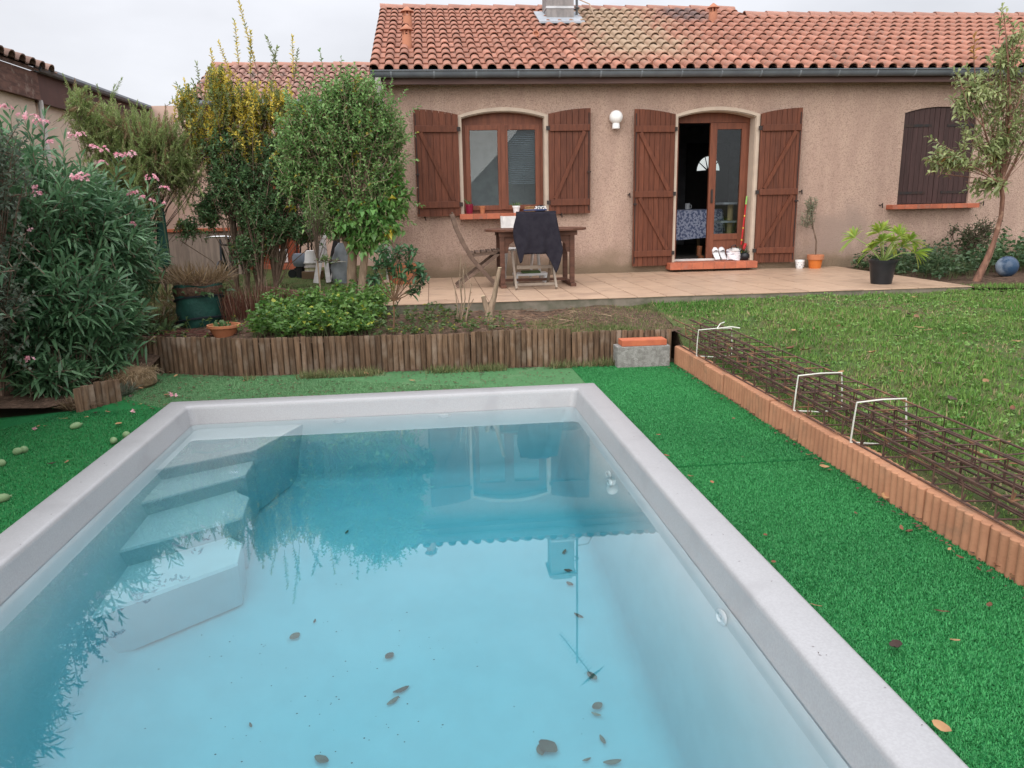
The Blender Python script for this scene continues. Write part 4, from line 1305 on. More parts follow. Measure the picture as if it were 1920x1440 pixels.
def leaf_arrays(pos, d, Ls, Ws, col, r, seg=1, fold=.25, droop=.15):
    """folded blades: seg 1 = four-point leaf, seg 2 = long leaf with a bend"""
    n = len(pos)
    up = np.tile(np.array([0, 0, 1.0]), (n, 1)) + r.normal(0, .45, (n, 3))
    s = unit(np.cross(d, up)); nn = np.cross(s, d)
    L_ = Ls[:, None]; W_ = Ws[:, None]
    dz = np.array([0, 0, -1.0])
    if seg == 1:
        b0 = pos; l = pos + d * L_ * .45 + s * W_ * .5 + nn * W_ * fold; rr = pos + d * L_ * .45 - s * W_ * .5 + nn * W_ * fold
        t = pos + d * L_ + dz * L_ * droop
        V = np.stack([b0, l, t, rr], 1).reshape(-1, 3)
        k = np.arange(n)[:, None] * 4
        T = np.concatenate([k + [0, 2, 1], k + [0, 3, 2]], 1).reshape(-1, 3)
        C = np.repeat(col, 4, 0)
    else:
        b0 = pos
        m1 = pos + d * L_ * .35; m2 = pos + d * L_ * .72 + dz * L_ * droop * .45; t = pos + d * L_ + dz * L_ * droop
        V = np.stack([b0, m1 + s * W_ * .5 + nn * W_ * fold, m1 - s * W_ * .5 + nn * W_ * fold, m2 + s * W_ * .4 + nn * W_ * fold, m2 - s * W_ * .4 + nn * W_ * fold, t], 1).reshape(-1, 3)
        k = np.arange(n)[:, None] * 6
        T = np.concatenate([k + [0, 2, 1], k + [1, 2, 4], k + [1, 4, 3], k + [3, 4, 5]], 1).reshape(-1, 3)
        C = np.repeat(col, 6, 0)
    return V, T, C


def seg_arrays(p0, p1, r0, r1, k=3):
    n = len(p0); d = unit(p1 - p0)
    ref = np.where(np.abs(d[:, 2:3]) < .8, np.array([[0, 0, 1.0]]), np.array([[1.0, 0, 0]]))
    s = unit(ref - d * (ref * d).sum(1, keepdims=True)); t = np.cross(d, s)
    a = 2 * PI * np.arange(k) / k
    ring0 = p0[:, None] + (s[:, None] * np.cos(a)[None, :, None] + t[:, None] * np.sin(a)[None, :, None]) * np.reshape(r0, (-1, 1, 1))
    ring1 = p1[:, None] + (s[:, None] * np.cos(a)[None, :, None] + t[:, None] * np.sin(a)[None, :, None]) * np.reshape(r1, (-1, 1, 1))
    V = np.concatenate([ring0, ring1], 1).reshape(-1, 3)
    b = np.arange(n)[:, None] * (2 * k); T = []
    for i in range(k):
        j = (i + 1) % k
        T.append(b + [i, j, k + j]); T.append(b + [i, k + j, k + i])
    return V, np.concatenate(T, 1).reshape(-1, 3)


def join(parts):
    V, T, C, o = [], [], [], 0
    for p in parts:
        V.append(p[0]); T.append(p[1] + o); o += len(p[0])
        if len(p) > 2: C.append(p[2])
    return np.concatenate(V), np.concatenate(T), (np.concatenate(C) if C else None)


def perp_dirs(d, phi):
    ref = np.where(np.abs(d[:, 2:3]) < .9, np.array([[0, 0, 1.0]]), np.array([[1.0, 0, 0]]))
    s = unit(np.cross(d, ref)); t = np.cross(d, s)
    return s * np.cos(phi)[:, None] + t * np.sin(phi)[:, None]


def shrub(root, seed, bases, ells, tl=.3, nl=12, L=(.05, .08), W=(.02, .03), ang=(.6, 1.1), pal=((.05, .1, .03), (.08, .14, .05)), up=.5, out=.8, jit=.35,
          shell=.45, seg=1, droop=.15, fold=.25, t0=.15, stems=8, stem_r=.018, mat=None, wood=None, part='foliage', yellow=None, yfrac=0.0, wood_name='branches', twig_r=.0035, extra=None):
    r = np.random.default_rng(seed)
    bases = np.array([tuple(b) for b in bases], float)
    tips, offs, ctr = [], [], []
    for c, rad, n in ells:
        q = unit(r.normal(0, 1, (n, 3))); rr = shell + (1 - shell) * r.random(n) ** .6
        # lumpy outline
        lump = 1 + .16 * np.sin(q[:, 0] * 7 + seed) * np.sin(q[:, 2] * 6 + 1.3 * seed) + .1 * np.sin(q[:, 1] * 11 + q[:, 2] * 9)
        o_ = q * (rr * lump)[:, None] * np.array(rad)
        tips.append(np.array(tuple(c)) + o_); offs.append(q); ctr.append(np.tile(np.array(tuple(c)), (n, 1)))
    tip = np.concatenate(tips); q = np.concatenate(offs); n = len(tip)
    d = unit(q * out + np.array([0, 0, up]) + r.normal(0, jit, (n, 3)))
    if extra is not None:                       # long single shoots: (tip, direction, length)
        tip = np.concatenate([tip, np.array([tuple(e[0]) for e in extra])]); d = np.concatenate([d, unit(np.array([tuple(e[1]) for e in extra], float))])
        ln = np.concatenate([tl * r.uniform(.6, 1.3, n), np.array([e[2] for e in extra])]); n = len(tip)
    else:
        ln = tl * r.uniform(.6, 1.3, n)
    st = tip - d * ln[:, None]
    st[:, 2] = np.maximum(st[:, 2], bases[:, 2].min() + .03)
    # leaves
    nls = np.maximum((nl * ln / tl).astype(int), 3)
    idx = np.repeat(np.arange(n), nls)
    loc = np.concatenate([np.arange(k) / max(k - 1, 1) for k in nls])
    t = t0 + (1 - t0) * loc
    pos = st[idx] + (tip - st)[idx] * t[:, None]
    phi = np.concatenate([np.arange(k) * 2.4 for k in nls]) + r.uniform(0, 6.28, n)[idx]
    al = r.uniform(ang[0], ang[1], len(idx)) * (1 - .5 * (loc > .9))
    dirs = unit(d[idx] * np.cos(al)[:, None] + perp_dirs(d[idx], phi) * np.sin(al)[:, None] + np.array([0, 0, .05]))
    m = len(idx)
    tone = (r.random(n) * .6)[idx] + r.random(m) * .4
    col = np.array(pal[0]) * (1 - tone[:, None]) + np.array(pal[1]) * tone[:, None]
    col = col * r.uniform(.75, 1.25, (m, 1))
    if yellow is not None:
        pick = (r.random(n)[idx] < yfrac) | (r.random(m) < yfrac * .4)
        col[pick] = np.array(yellow) * r.uniform(.7, 1.2, (pick.sum(), 1))
    V, T, C = leaf_arrays(pos, dirs, r.uniform(*L, m), r.uniform(*W, m), col, r, seg, fold, droop)
    fol = fast_obj(part, V, T, mat or mt_leaf, root, C)
    # twigs and limbs
    parts = [seg_arrays(st, tip, np.full(n, twig_r * 1.3), np.full(n, twig_r * .6))]
    ii = r.choice(n, min(n, stems * 9), replace=False)
    near = np.argmin(((st[ii][:, None, :2] - bases[None, :, :2]) ** 2).sum(2), 1)
    b0 = bases[near]; b2 = st[ii]
    mid = b0 + (b2 - b0) * .45; mid[:, 2] = b0[:, 2] + (b2[:, 2] - b0[:, 2]) * .62
    big_ = (np.arange(len(ii)) < stems)
    rr0 = np.where(big_, stem_r, stem_r * .4)
    parts.append(seg_arrays(b0, mid, rr0, rr0 * .7, 5)); parts.append(seg_arrays(mid, b2, rr0 * .7, np.full(len(ii), twig_r * 1.3), 4))
    V, T, _ = join(parts)
    fast_obj(wood_name, V, T, wood or mt_twig, root)
    return root


def petals(root, c, n, rad, seed, pal=((.72, .28, .36), (.88, .56, .60)), size=.024):
    r = np.random.default_rng(seed)
    P, D, Cc = [], [], []
    for k in range(n):
        q = unit(r.normal(0, 1, 3)); q[2] = abs(q[2]) * .8
        p = np.array(tuple(c)) + q * rad * r.uniform(.5, 1); ax = unit(q + np.array([0, -.6, .3]))
        t = r.random(); co = np.array(pal[0]) * (1 - t) + np.array(pal[1]) * t
        for a in range(5):
            ph = np.array([a * 2 * PI / 5 + k]); dd = perp_dirs(ax[None], ph)[0]
            P.append(p); D.append(unit(dd + ax * .35)); Cc.append(co * r.uniform(.85, 1.1))
    P, D, Cc = np.array(P), np.array(D), np.array(Cc)
    V, T, C = leaf_arrays(P, D, np.full(len(P), size), np.full(len(P), size * .85), Cc, r, 1, .1, .05)
    return fast_obj('flower_cluster', V, T, mt_petal, root, C)


# oleander, the great mass on the left
ol = thing('oleander', 'large dark green oleander with long narrow leaves and pink flower clusters', 'shrub', (-3.2, 7.0, .1))
E_ = []
for (x, y, Y, rad, n) in [(60, 430, 7.2, (.75, .7, .62), 330), (175, 450, 7.7, (.52, .6, .62), 330), (110, 560, 6.9, (.60, .5, .5), 300), (235, 470, 8.2, (.32, .45, .48), 170),
                          (5, 325, 7.4, (.34, .5, .34), 110), (140, 385, 7.9, (.50, .5, .36), 220), (40, 640, 6.6, (.42, .35, .34), 150), (190, 590, 7.3, (.36, .35, .36), 150), (100, 700, 6.45, (.26, .2, .17), 60), (180, 660, 6.9, (.25, .25, .25), 80), (10, 540, 6.7, (.4, .4, .6), 140)]:
    E_.append((py(x, y, Y), rad, n))
ex = [(py(x, y, Y), (dx, 0, 1), .45) for x, y, Y, dx in [(20, 215, 7.3, .1), (60, 240, 7.4, .1), (45, 220, 7.2, -.1), (120, 262, 7.8, .2), (150, 300, 7.8, .1), (225, 300, 8.0, .3), (282, 345, 8.2, .4), (300, 370, 8.3, .5), (250, 360, 8, .2), (85, 215, 7.5, .2)]]
shrub(ol, 21, [(-3.3, 7.0, .08), (-3.0, 6.6, .08), (-3.5, 7.4, .1), (-2.9, 7.4, .12)], E_, tl=.34, nl=15, L=(.12, .19), W=(.018, .028), ang=(.55, 1.05), pal=((.05, .13, .062), (.15, .27, .13)),
      up=.45, out=.8, seg=2, droop=.22, fold=.18, stems=26, stem_r=.016, shell=.5, mat=mt_leaf_gloss, extra=ex, wood=mt_bark)
for k, (x, y, Y, n, rad) in enumerate([(150, 337, 7.3, 26, .085), (10, 203, 7.3, 7, .06), (62, 222, 7.4, 9, .07), (78, 232, 7.4, 8, .06), (40, 222, 7.3, 5, .05), (97, 268, 7.6, 4, .04), (135, 258, 7.9, 6, .05), (152, 253, 7.9, 5, .05),
                                       (176, 280, 7.9, 6, .05), (196, 283, 8, 6, .05), (193, 307, 7.9, 4, .035), (224, 294, 8, 7, .05), (243, 292, 8, 9, .06), (283, 337, 8.2, 9, .07), (250, 365, 8.1, 9, .06), (268, 372, 8.2, 4, .04), (308, 357, 8.3, 5, .05),
                                       (72, 366, 7.0, 6, .05), (72, 352, 7.1, 4, .04), (248, 424, 8.0, 7, .05), (18, 401, 6.9, 3, .03), (60, 433, 6.9, 2, .025), (57, 675, 6.4, 5, .035), (310, 383, 8.3, 3, .03), (285, 378, 8.2, 3, .03)]):
    petals(ol, py(x, y, Y - .35), n, rad, 100 + k)

# grey-green rounded leaves at the left edge
fj = thing('feijoa_shrub', 'grey-green round-leaved shrub in front of the oleander by the pool', 'shrub', (-3.45, 6.1, .05))
shrub(fj, 22, [(-3.6, 6.2, .05), (-3.5, 6.4, .05)], [(py(-10, 330, 6.4), (.28, .3, .5), 100), (py(-20, 560, 6.2), (.30, .3, .55), 150)], tl=.22, nl=12, L=(.035, .06), W=(.022, .036),
      pal=((.10, .14, .095), (.20, .24, .17)), up=.3, stems=7, wood=mt_bark)

# the planting goes on along the left side of the pool
ol2 = thing('oleander', 'dark green oleander further along the left side of the pool, seen mirrored in the water', 'shrub', (-3.5, 5.4, 0))
shrub(ol2, 121, [(-3.5, 5.4, 0), (-3.7, 5.6, 0), (-3.6, 5.1, 0)], [((-3.5, 5.2, 1.0), (.6, .7, .85), 420), ((-3.55, 5.3, 2.0), (.55, .65, .7), 330), ((-3.6, 6.1, 2.1), (.42, .5, .55), 200)], tl=.34, nl=16, L=(.10, .16), W=(.014, .022), ang=(.55, 1.0), pal=((.06, .125, .07), (.15, .25, .14)), up=.45, out=.8, seg=2, droop=.22, fold=.18, stems=20, stem_r=.016, shell=.5, mat=mt_leaf_gloss, wood=mt_bark)
fj2 = thing('feijoa_shrub', 'tall grey-green round-leaved shrub by the left pool rim, mirrored in the water', 'shrub', (-3.2, 3.8, 0))
shrub(fj2, 122, [(-3.2, 3.9, 0), (-3.3, 3.6, 0)], [((-3.15, 4.0, 1.2), (.62, .7, .9), 380), ((-3.25, 4.0, 2.1), (.55, .6, .6), 260), ((-3.1, 2.8, 1.4), (.6, .6, 1.0), 300)], tl=.24, nl=14, L=(.04, .07), W=(.025, .04), pal=((.10, .14, .095), (.20, .24, .17)), up=.3, stems=14, wood=mt_bark)

# feathery shrub behind
tm = thing('feathery_shrub', 'fine feathery green and brown shrub leaning over the neighbouring eave', 'shrub', (-4.1, 10.4, .3))
shrub(tm, 23, [(-4.1, 10.4, .3), (-3.9, 10.6, .3)], [(py(195, 240, 10.2), (.36, .5, .42), 260), (py(265, 265, 10.3), (.52, .5, .42), 400), (py(330, 310, 10.6), (.4, .4, .35), 160), (py(230, 340, 10.1), (.52, .5, .45), 300), (py(325, 270, 10.6), (.25, .4, .35), 140), (py(150, 190, 10.0), (.16, .2, .22), 60)],
      tl=.42, nl=80, L=(.025, .06), W=(.005, .009), ang=(.3, .9), pal=((.20, .30, .09), (.37, .42, .17)), up=.7, out=.55, shell=.15, droop=.1, stems=10, yellow=(.30, .20, .11), yfrac=.16, twig_r=.0016,
      extra=[(py(x, y, 10.3), (dx, 0, 1), .5) for x, y, dx in [(118, 140, -.3), (140, 150, .1), (228, 148, .6), (215, 160, .4), (258, 190, .3), (310, 200, .1), (170, 165, .1)]])

# shrub with yellowing tops over a dark green skirt
ys = thing('yellowing_shrub', 'tall twiggy shrub, dark green below and bright yellow leaves on top', 'shrub', (-2.45, 10.9, .4))
YY = 10.9
dk = [(py(570, 340, YY), (.32, .35, .4), 240), (py(560, 420, YY), (.24, .25, .25), 100), (py(440, 340, YY), (.45, .4, .42), 460), (py(500, 400, YY), (.40, .4, .42), 400), (py(420, 270, YY), (.40, .35, .25), 200), (py(390, 390, YY), (.22, .25, .22), 90), (py(520, 300, YY), (.35, .35, .4), 280), (py(350, 420, YY), (.16, .2, .10), 30), (py(470, 460, YY), (.28, .25, .25), 120)]
shrub(ys, 24, [(-2.55, 10.9, .4), (-2.35, 10.8, .4), (-2.45, 11.0, .4), (-2.7, 10.95, .4), (-2.2, 10.95, .4)], dk, tl=.3, nl=19, L=(.04, .07), W=(.02, .032), pal=((.065, .155, .07), (.18, .30, .12)), up=.5, out=.6, shell=.2, stems=16, stem_r=.02, wood=mt_bark,
      yellow=(.2, .2, .05), yfrac=.04)
yl = [(py(545, 230, YY), (.2, .3, .35), 60), (py(415, 170, YY), (.22, .3, .34), 150), (py(470, 200, YY), (.30, .3, .35), 170), (py(520, 190, YY), (.22, .3, .30), 90), (py(400, 235, YY), (.34, .3, .30), 160), (py(350, 190, YY), (.18, .2, .26), 60), (py(365, 260, YY), (.2, .2, .2), 40), (py(450, 260, YY), (.3, .3, .25), 80)]
shrub(ys, 25, [(-2.5, 10.9, 1.2), (-2.35, 10.85, 1.2)], yl, tl=.36, nl=26, L=(.04, .07), W=(.018, .028), pal=((.42, .36, .06), (.78, .60, .09)), up=1.1, out=.4, shell=.1, stems=14, stem_r=.01, wood=mt_bark, part='yellow_foliage', wood_name='shoots',
      yellow=(.22, .28, .10), yfrac=.32, extra=[(py(x, y, YY), (dx, 0, 1), l) for x, y, dx, l in [(447, 0, -.18, .9), (470, 60, .1, .6), (500, 70, -.3, .5), (548, 70, .05, .6), (558, 95, .2, .4), (395, 95, -.1, .5), (368, 118, -.05, .5), (330, 165, -.5, .5), (520, 90, .4, .5), (410, 80, -.3, .5), (440, 40, 0, .6), (345, 150, -.2, .5)]])

# broad green shrub on two pale trunks
hb = thing('green_shrub', 'rounded green leafy shrub with two pale trunks at the terrace corner', 'shrub', (-.98, 10.05, .4))
HY = 10.05
gr = [(py(560, 265, HY), (.36, .4, .5), 190), (py(545, 340, HY), (.2, .3, .3), 60), (py(640, 270, HY), (.70, .5, .72), 620), (py(690, 230, HY), (.42, .4, .48), 330), (py(590, 230, HY), (.45, .4, .5), 320), (py(700, 370, HY), (.36, .35, .45), 300), (py(640, 400, HY), (.36, .3, .28), 170), (py(600, 340, HY), (.36, .35, .38), 220), (py(655, 170, HY), (.5, .35, .24), 190), (py(735, 260, HY), (.22, .25, .5), 140)]
shrub(hb, 26, [(-1.02, 10.05, 1.0), (-.9, 10.0, 1.1), (-1.1, 10.1, 1.1)], gr, tl=.26, nl=12, L=(.04, .07), W=(.024, .038), pal=((.115, .245, .075), (.26, .41, .14)), up=.55, out=.7, shell=.2, droop=.3, stems=24, stem_r=.016, wood=mt_barkpale, yellow=(.42, .36, .05), yfrac=.02,
      extra=[(py(x, y, HY), (dx, 0, 1), .3) for x, y, dx in [(600, 95, -.1), (640, 108, .1), (590, 130, 0), (685, 140, .2), (560, 140, -.1), (720, 150, .2), (735, 150, .3)]] + [(py(x, y, HY + rnd.uniform(-.3, .2)), (dx, -.2, dz), .38) for x, y, dx, dz in [(785, 200, 1, .6), (780, 300, 1, .1), (790, 385, 1, -.3), (775, 420, .8, -.6), (760, 170, .8, 1), (535, 170, -.6, 1), (520, 230, -1, .4), (780, 250, 1, .4), (620, 450, -.3, -1), (570, 430, -.5, -.7), (700, 135, .3, 1), (665, 120, .1, 1), (625, 125, -.2, 1), (730, 450, .4, -1)]])
shrub(hb, 126, [(-.9, 10.0, 1.0), (-1.0, 10.05, 1.1)], [(py(700, 400, HY), (.38, .35, .34), 120), (py(650, 420, HY), (.3, .3, .2), 60), (py(745, 360, HY), (.16, .2, .34), 40), (py(600, 400, HY), (.2, .2, .24), 36), (py(680, 455, HY - .15), (.26, .2, .16), 34), (py(720, 420, HY - .2), (.2, .2, .2), 30)], tl=.24, nl=9, L=(.06, .10), W=(.05, .08), pal=((.08, .21, .05), (.2, .37, .1)), up=.1, out=.7, shell=.2, droop=.5, stems=4, stem_r=.008, wood=mt_barkpale, part='lower_foliage', wood_name='lower_branches', yellow=(.5, .42, .05), yfrac=.05)
tk = MB()
tk.tube([(-1.06, 10.1, .34), (-1.05, 10.08, .7), (-1.0, 10.05, 1.1), (-1.05, 10.05, 1.6), (-1.12, 10.1, 2.2)], [.075, .062, .055, .04, .02], 9)
tk.tube([(-.95, 10.02, .34), (-.90, 10.0, .7), (-.82, 10.0, 1.15), (-.72, 10.0, 1.6), (-.7, 10.05, 2.1)], [.055, .05, .042, .03, .016], 9)
tk.tube([(-1.03, 10.06, .9), (-1.2, 10.05, 1.4), (-1.35, 10.1, 1.9)], [.04, .03, .015], 7)
tk.build('trunk', mt_barkpale, hb, smooth=True)

# slender sapling in front of the stored things
sp = thing('slender_sapling', 'slender sapling with small pale green leaves before the leaning planks', 'sapling', (-1.35, 9.2, .38))
MB().tube([(-1.32, 9.15, .36), (-1.33, 9.15, .9), (-1.36, 9.15, 1.45), (-1.38, 9.15, 1.7)], [.011, .009, .006, .003], 6).build('stem', mt_barkpale, sp, smooth=True)
shrub(sp, 27, [(-1.33, 9.15, .9)], [(py(597, 400, 9.15), (.16, .15, .28), 40), (py(612, 490, 9.15), (.08, .08, .08), 8)], tl=.2, nl=10, L=(.04, .065), W=(.012, .018), pal=((.10, .17, .05), (.18, .24, .09)), up=.6, stems=6, stem_r=.005)

# young glossy sapling in the bed
by = thing('bay_sapling', 'young sapling with whorls of glossy leaves at the terrace edge', 'sapling', (-.42, 7.45, .33))
bb = py(737, 628, 7.45)
bt = [(770, 470), (725, 490), (700, 520), (745, 470), (765, 500), (790, 520), (720, 470), (778, 540), (705, 495), (750, 515), (735, 505), (785, 500)]
bm_ = MB(); fork = py(738, 565, 7.45)
bm_.tube([bb + Vector((0, 0, -.03)), py(739, 595, 7.45), fork], [.010, .009, .008], 6)
for k, (x, y) in enumerate(bt):
    bm_.tube([fork, fork.lerp(py(x, y, 7.45 + rnd.uniform(-.12, .12)), .55) + Vector((0, 0, -.02)), py(x, y, 7.45 + rnd.uniform(-.12, .12))], [.006, .005, .003], 5)
bm_.build('stem', M('sapling_stem', (.16, .09, .05), rough=.8), by, smooth=True)
shrub(by, 28, [fork], [(py(x, y, 7.45), (.045, .07, .05), 5) for x, y in bt], tl=.12, nl=9, L=(.065, .10), W=(.020, .030), ang=(.7, 1.25), pal=((.035, .10, .045), (.09, .18, .07)), up=.5, seg=2, droop=.12, stems=1, stem_r=.003, mat=mt_leaf_gloss)
shrub(by, 29, [fork], [(py(740, 582, 7.45), (.02, .02, .02), 2)], tl=.08, nl=4, L=(.05, .07), W=(.02, .03), stems=1, stem_r=.003, part='low_leaf', wood_name='low_twig')

# leafy ground cover in the bed
def clump_cover(name, label, cat, areas, seed, L, W, pal, hgt, kind='stuff', mat=None, yellow=None, yfrac=0, root=None, per=6):
    r = np.random.default_rng(seed); P, D, Ls, Ws, Cc = [], [], [], [], []
    segs0, segs1 = [], []
    for (x0, x1, y0, y1, n, zf) in areas:
        for k in range(n):
            x, y = r.uniform(x0, x1), r.uniform(y0, y1); z = zf(x, y); h = hgt * r.uniform(.3, 1.25) * (.5 + .65 * math.sin(x * 5 + 2.2 * math.sin(y * 4) + seed) ** 2)
            a = r.uniform(0, 6.28); top = np.array([x + .3 * h * math.cos(a), y + .3 * h * math.sin(a), z + h])
            segs0.append((x, y, z)); segs1.append(tuple(top)); tone = r.random()
            for j in range(per):
                t = r.uniform(.45, 1); p = np.array([x, y, z]) * (1 - t) + top * t
                d = unit(np.array([r.normal(), r.normal(), r.uniform(-.1, .9)]))
                P.append(p); D.append(d); Ls.append(r.uniform(*L)); Ws.append(r.uniform(*W))
                c = np.array(pal[0]) * (1 - tone) + np.array(pal[1]) * tone
                if yellow is not None and r.random() < yfrac: c = np.array(yellow)
                Cc.append(c * r.uniform(.75, 1.25))
    V, T, C = leaf_arrays(np.array(P), np.array(D), np.array(Ls), np.array(Ws), np.array(Cc), r, 1, .2, .25)
    if root is None:
        o = fast_obj(name, V, T, mat or mt_leaf, None, C)
        tag(o, label, cat, kind=kind)
    else:
        o = fast_obj('foliage', V, T, mat or mt_leaf, root, C)
    S, T2 = seg_arrays(np.array(segs0), np.array(segs1), np.full(len(segs0), .0025), np.full(len(segs0), .0015))
    fast_obj('stems', S, T2, mat_stem, o if root is None else root)
    return o


mat_stem = M('green_stem', (.10, .14, .05), rough=.7)
clump_cover('leafy_plants', 'bright green leafy plants filling the bed behind the log edging', 'plants',
            [(-1.75, -.62, 7.30, 8.3, 700, bed_z), (-1.2, -.5, 7.8, 9.3, 300, lambda x, y: .40), (-1.75, -1.3, 7.9, 8.8, 130, lambda x, y: .40)], 31, (.035, .065), (.03, .05), ((.06, .15, .03), (.15, .27, .06)), .24, yellow=(.38, .40, .05), yfrac=.05, per=8)
clump_cover('low_weeds', 'low green weeds scattered along the soil of the bed', 'weeds', [(-.6, .35, 7.25, 8.1, 150, bed_z), (.3, .9, 7.25, 7.6, 30, bed_z), (-2.9, -1.8, 7.4, 8.1, 40, bed_z)], 32, (.03, .055), (.014, .028), ((.06, .11, .03), (.13, .19, .06)), .11, yellow=(.32, .3, .05), yfrac=.08)
dg = thing('shade_plants', 'dark green leafy perennials between terrace corner and house wall', 'plants', (6.9, 10.2, .48))
clump_cover('', '', '', [(6.2, 7.4, 9.5, 11.0, 330, lambda x, y: .48), (6.3, 6.8, 9.1, 9.6, 40, lambda x, y: .48)], 33, (.05, .085), (.035, .055), ((.05, .10, .045), (.10, .16, .075)), .30, root=dg)
dg2 = thing('shade_plants', 'dark leafy perennials behind the blue ball beyond the leaning tree', 'plants', (8.2, 10.0, .48))
clump_cover('', '', '', [(7.6, 9.2, 9.7, 10.9, 260, lambda x, y: .48)], 34, (.06, .10), (.045, .07), ((.05, .11, .045), (.11, .19, .08)), .42, root=dg2)

# right-hand tree
rt = thing('leaning_tree', 'young tree with leaning reddish trunk and olive-green leaves beside the closed shutters', 'tree', (6.78, 9.0, .47))
RTY = 9.0
tk = MB()
tk.tube([py(1828, 536, RTY), py(1832, 524, RTY), py(1848, 490, RTY), py(1864, 452, RTY), py(1877, 405, RTY), py(1880, 370, RTY), py(1876, 345, RTY)], [.05, .046, .034, .029, .027, .026, .022], 9)
tk.tube([py(1842, 524, RTY) + Vector((0, .05, 0)), py(1862, 480, RTY) + Vector((0, .04, 0)), py(1873, 430, RTY), py(1879, 380, RTY)], [.022, .018, .016, .014], 7)
for pts, r0 in (([(1878, 350), (1886, 290), (1895, 200), (1890, 110), (1882, 25)], .022), ([(1878, 350), (1862, 300), (1845, 240), (1830, 170), (1825, 90)], .018), ([(1876, 345), (1840, 320), (1800, 300), (1755, 285)], .014), ([(1880, 350), (1905, 300), (1930, 240), (1950, 150)], .018),
                ([(1845, 240), (1815, 200), (1800, 150)], .01), ([(1890, 240), (1915, 180), (1925, 110)], .012), ([(1876, 345), (1850, 355), (1810, 340)], .01)):
    tk.tube([py(x, y, RTY + .12 * math.sin(x)) for x, y in pts], [r0 * (1 - .75 * k / (len(pts) - 1)) for k in range(len(pts))], 6)
tk.build('trunk', mt_barkred, rt, smooth=True)
shrub(rt, 35, [py(1878, 345, RTY)], [(py(1880, 190, RTY), (.48, .45, .68), 84), (py(1860, 270, RTY), (.42, .4, .40), 58), (py(1780, 295, RTY), (.30, .28, .16), 42), (py(1825, 170, RTY), (.24, .3, .36), 44), (py(1890, 90, RTY), (.22, .25, .44), 32), (py(1940, 200, RTY), (.4, .4, .6), 60), (py(1860, 350, RTY), (.28, .25, .14), 26)],
      tl=.24, nl=12, L=(.065, .11), W=(.020, .034), pal=((.18, .235, .09), (.37, .41, .18)), up=.35, out=.7, seg=2, shell=.15, droop=.3, stems=10, stem_r=.008, wood=mt_barkred, part='crown', yellow=(.4, .2, .06), yfrac=.008,
      extra=[(py(1880, 12, RTY), (0, 0, 1), .4), (py(1827, 70, RTY), (-.1, 0, 1), .3), (py(1742, 258, RTY), (-.8, 0, .4), .3)])

# rose bush
rb = thing('rose_bush', 'sparse dark rose bush with thin stems against the wall below the closed shutters', 'shrub', (7.35, 10.5, .48))
shrub(rb, 36, [(7.35, 10.5, .48), (7.45, 10.5, .48), (7.25, 10.45, .48)], [(py(1828, 440, 10.5), (.28, .25, .22), 95), (py(1790, 425, 10.5), (.10, .1, .10), 14), (py(1850, 425, 10.5), (.22, .2, .18), 40)], tl=.2, nl=7, L=(.028, .045), W=(.018, .028), pal=((.06, .075, .035), (.12, .14, .07)), up=.6, stems=5, stem_r=.005, shell=.2)

# dry stems, strap leaves, straw tuft, stump
def blades(root, name, c, n, rad, hgt, w, pal, seed, spread=.4, bend=.3, mat=None):
    r = np.random.default_rng(seed)
    a = r.uniform(0, 6.28, n); q = np.sqrt(r.random(n)) * rad
    base = np.array(tuple(c)) + np.column_stack([q * np.cos(a), q * np.sin(a), np.zeros(n)])
    th = a + r.normal(0, .6, n); el = r.uniform(.1, spread, n)
    d = np.column_stack([np.cos(th) * np.sin(el), np.sin(th) * np.sin(el), np.cos(el)])
    t = r.random(n)[:, None]; col = (np.array(pal[0]) * (1 - t) + np.array(pal[1]) * t) * r.uniform(.75, 1.2, (n, 1))
    V, T, C = leaf_arrays(base, d, hgt * r.uniform(.5, 1.15, n), np.full(n, w) * r.uniform(.7, 1.2, n), col, r, 2, .12, bend)
    return fast_obj(name, V, T, mat or mt_leaf, root, C)


for k, (c_, n_, rr_, h_, lab_) in enumerate([((-3.02, 8.25, .33), 500, .42, .30, 'tangled brown dry brush between the oleander and the green bag'), ((-2.6, 9.2, .40), 420, .45, .34, 'dry brown brush behind the green garden bag'), ((-3.3, 9.6, .40), 300, .4, .5, 'brown dry stalks at the foot of the closed parasol')]):
    br = thing('dry_brush', lab_, 'dead plant', c_)
    blades(br, 'stalks', c_, n_, rr_, h_, .008, ((.10, .055, .035), (.24, .16, .09)), 140 + k, 1.35, .25)
    blades(br, 'leaves', (c_[0], c_[1], c_[2] + .08), n_ // 2, rr_, h_ * .6, .022, ((.06, .09, .035), (.16, .15, .06)), 150 + k, 1.4, .4)
ds = thing('dry_stem_clump', 'upright clump of dry red-brown stems beside the green garden bag', 'dead plant', (-1.95, 8.35, .36))
blades(ds, 'stems', (-1.95, 8.35, .34), 420, .36, .42, .009, ((.085, .03, .022), (.17, .075, .05)), 41, .25, .05)
blades(ds, 'seed_heads', (-1.95, 8.35, .42), 60, .36, .40, .006, ((.22, .14, .1), (.36, .26, .2)), 42, .3, .1)
for k, (x, y, Y, hh) in enumerate([(270, 632, 7.75, .26), (302, 630, 7.9, .30), (235, 655, 7.5, .28)]):
    sl = thing('strap_leaf_plant', ['small strap-leaved plant at the left end of the log edging', 'strap-leaved plant next to the green garden bag', 'strap-leaved plant at the foot of the oleander'][k], 'plant', py(x, y, Y))
    blades(sl, 'foliage', py(x, y, Y), 46, .09, hh, .028, ((.07, .13, .05), (.17, .24, .11)), 43 + k, .8, .45, mt_leaf_gloss)
dt = thing('dry_grass_tuft', 'straw-coloured hummock of dry grass by the end of the log edging', 'grass tuft', (-2.72, 6.95, .0))
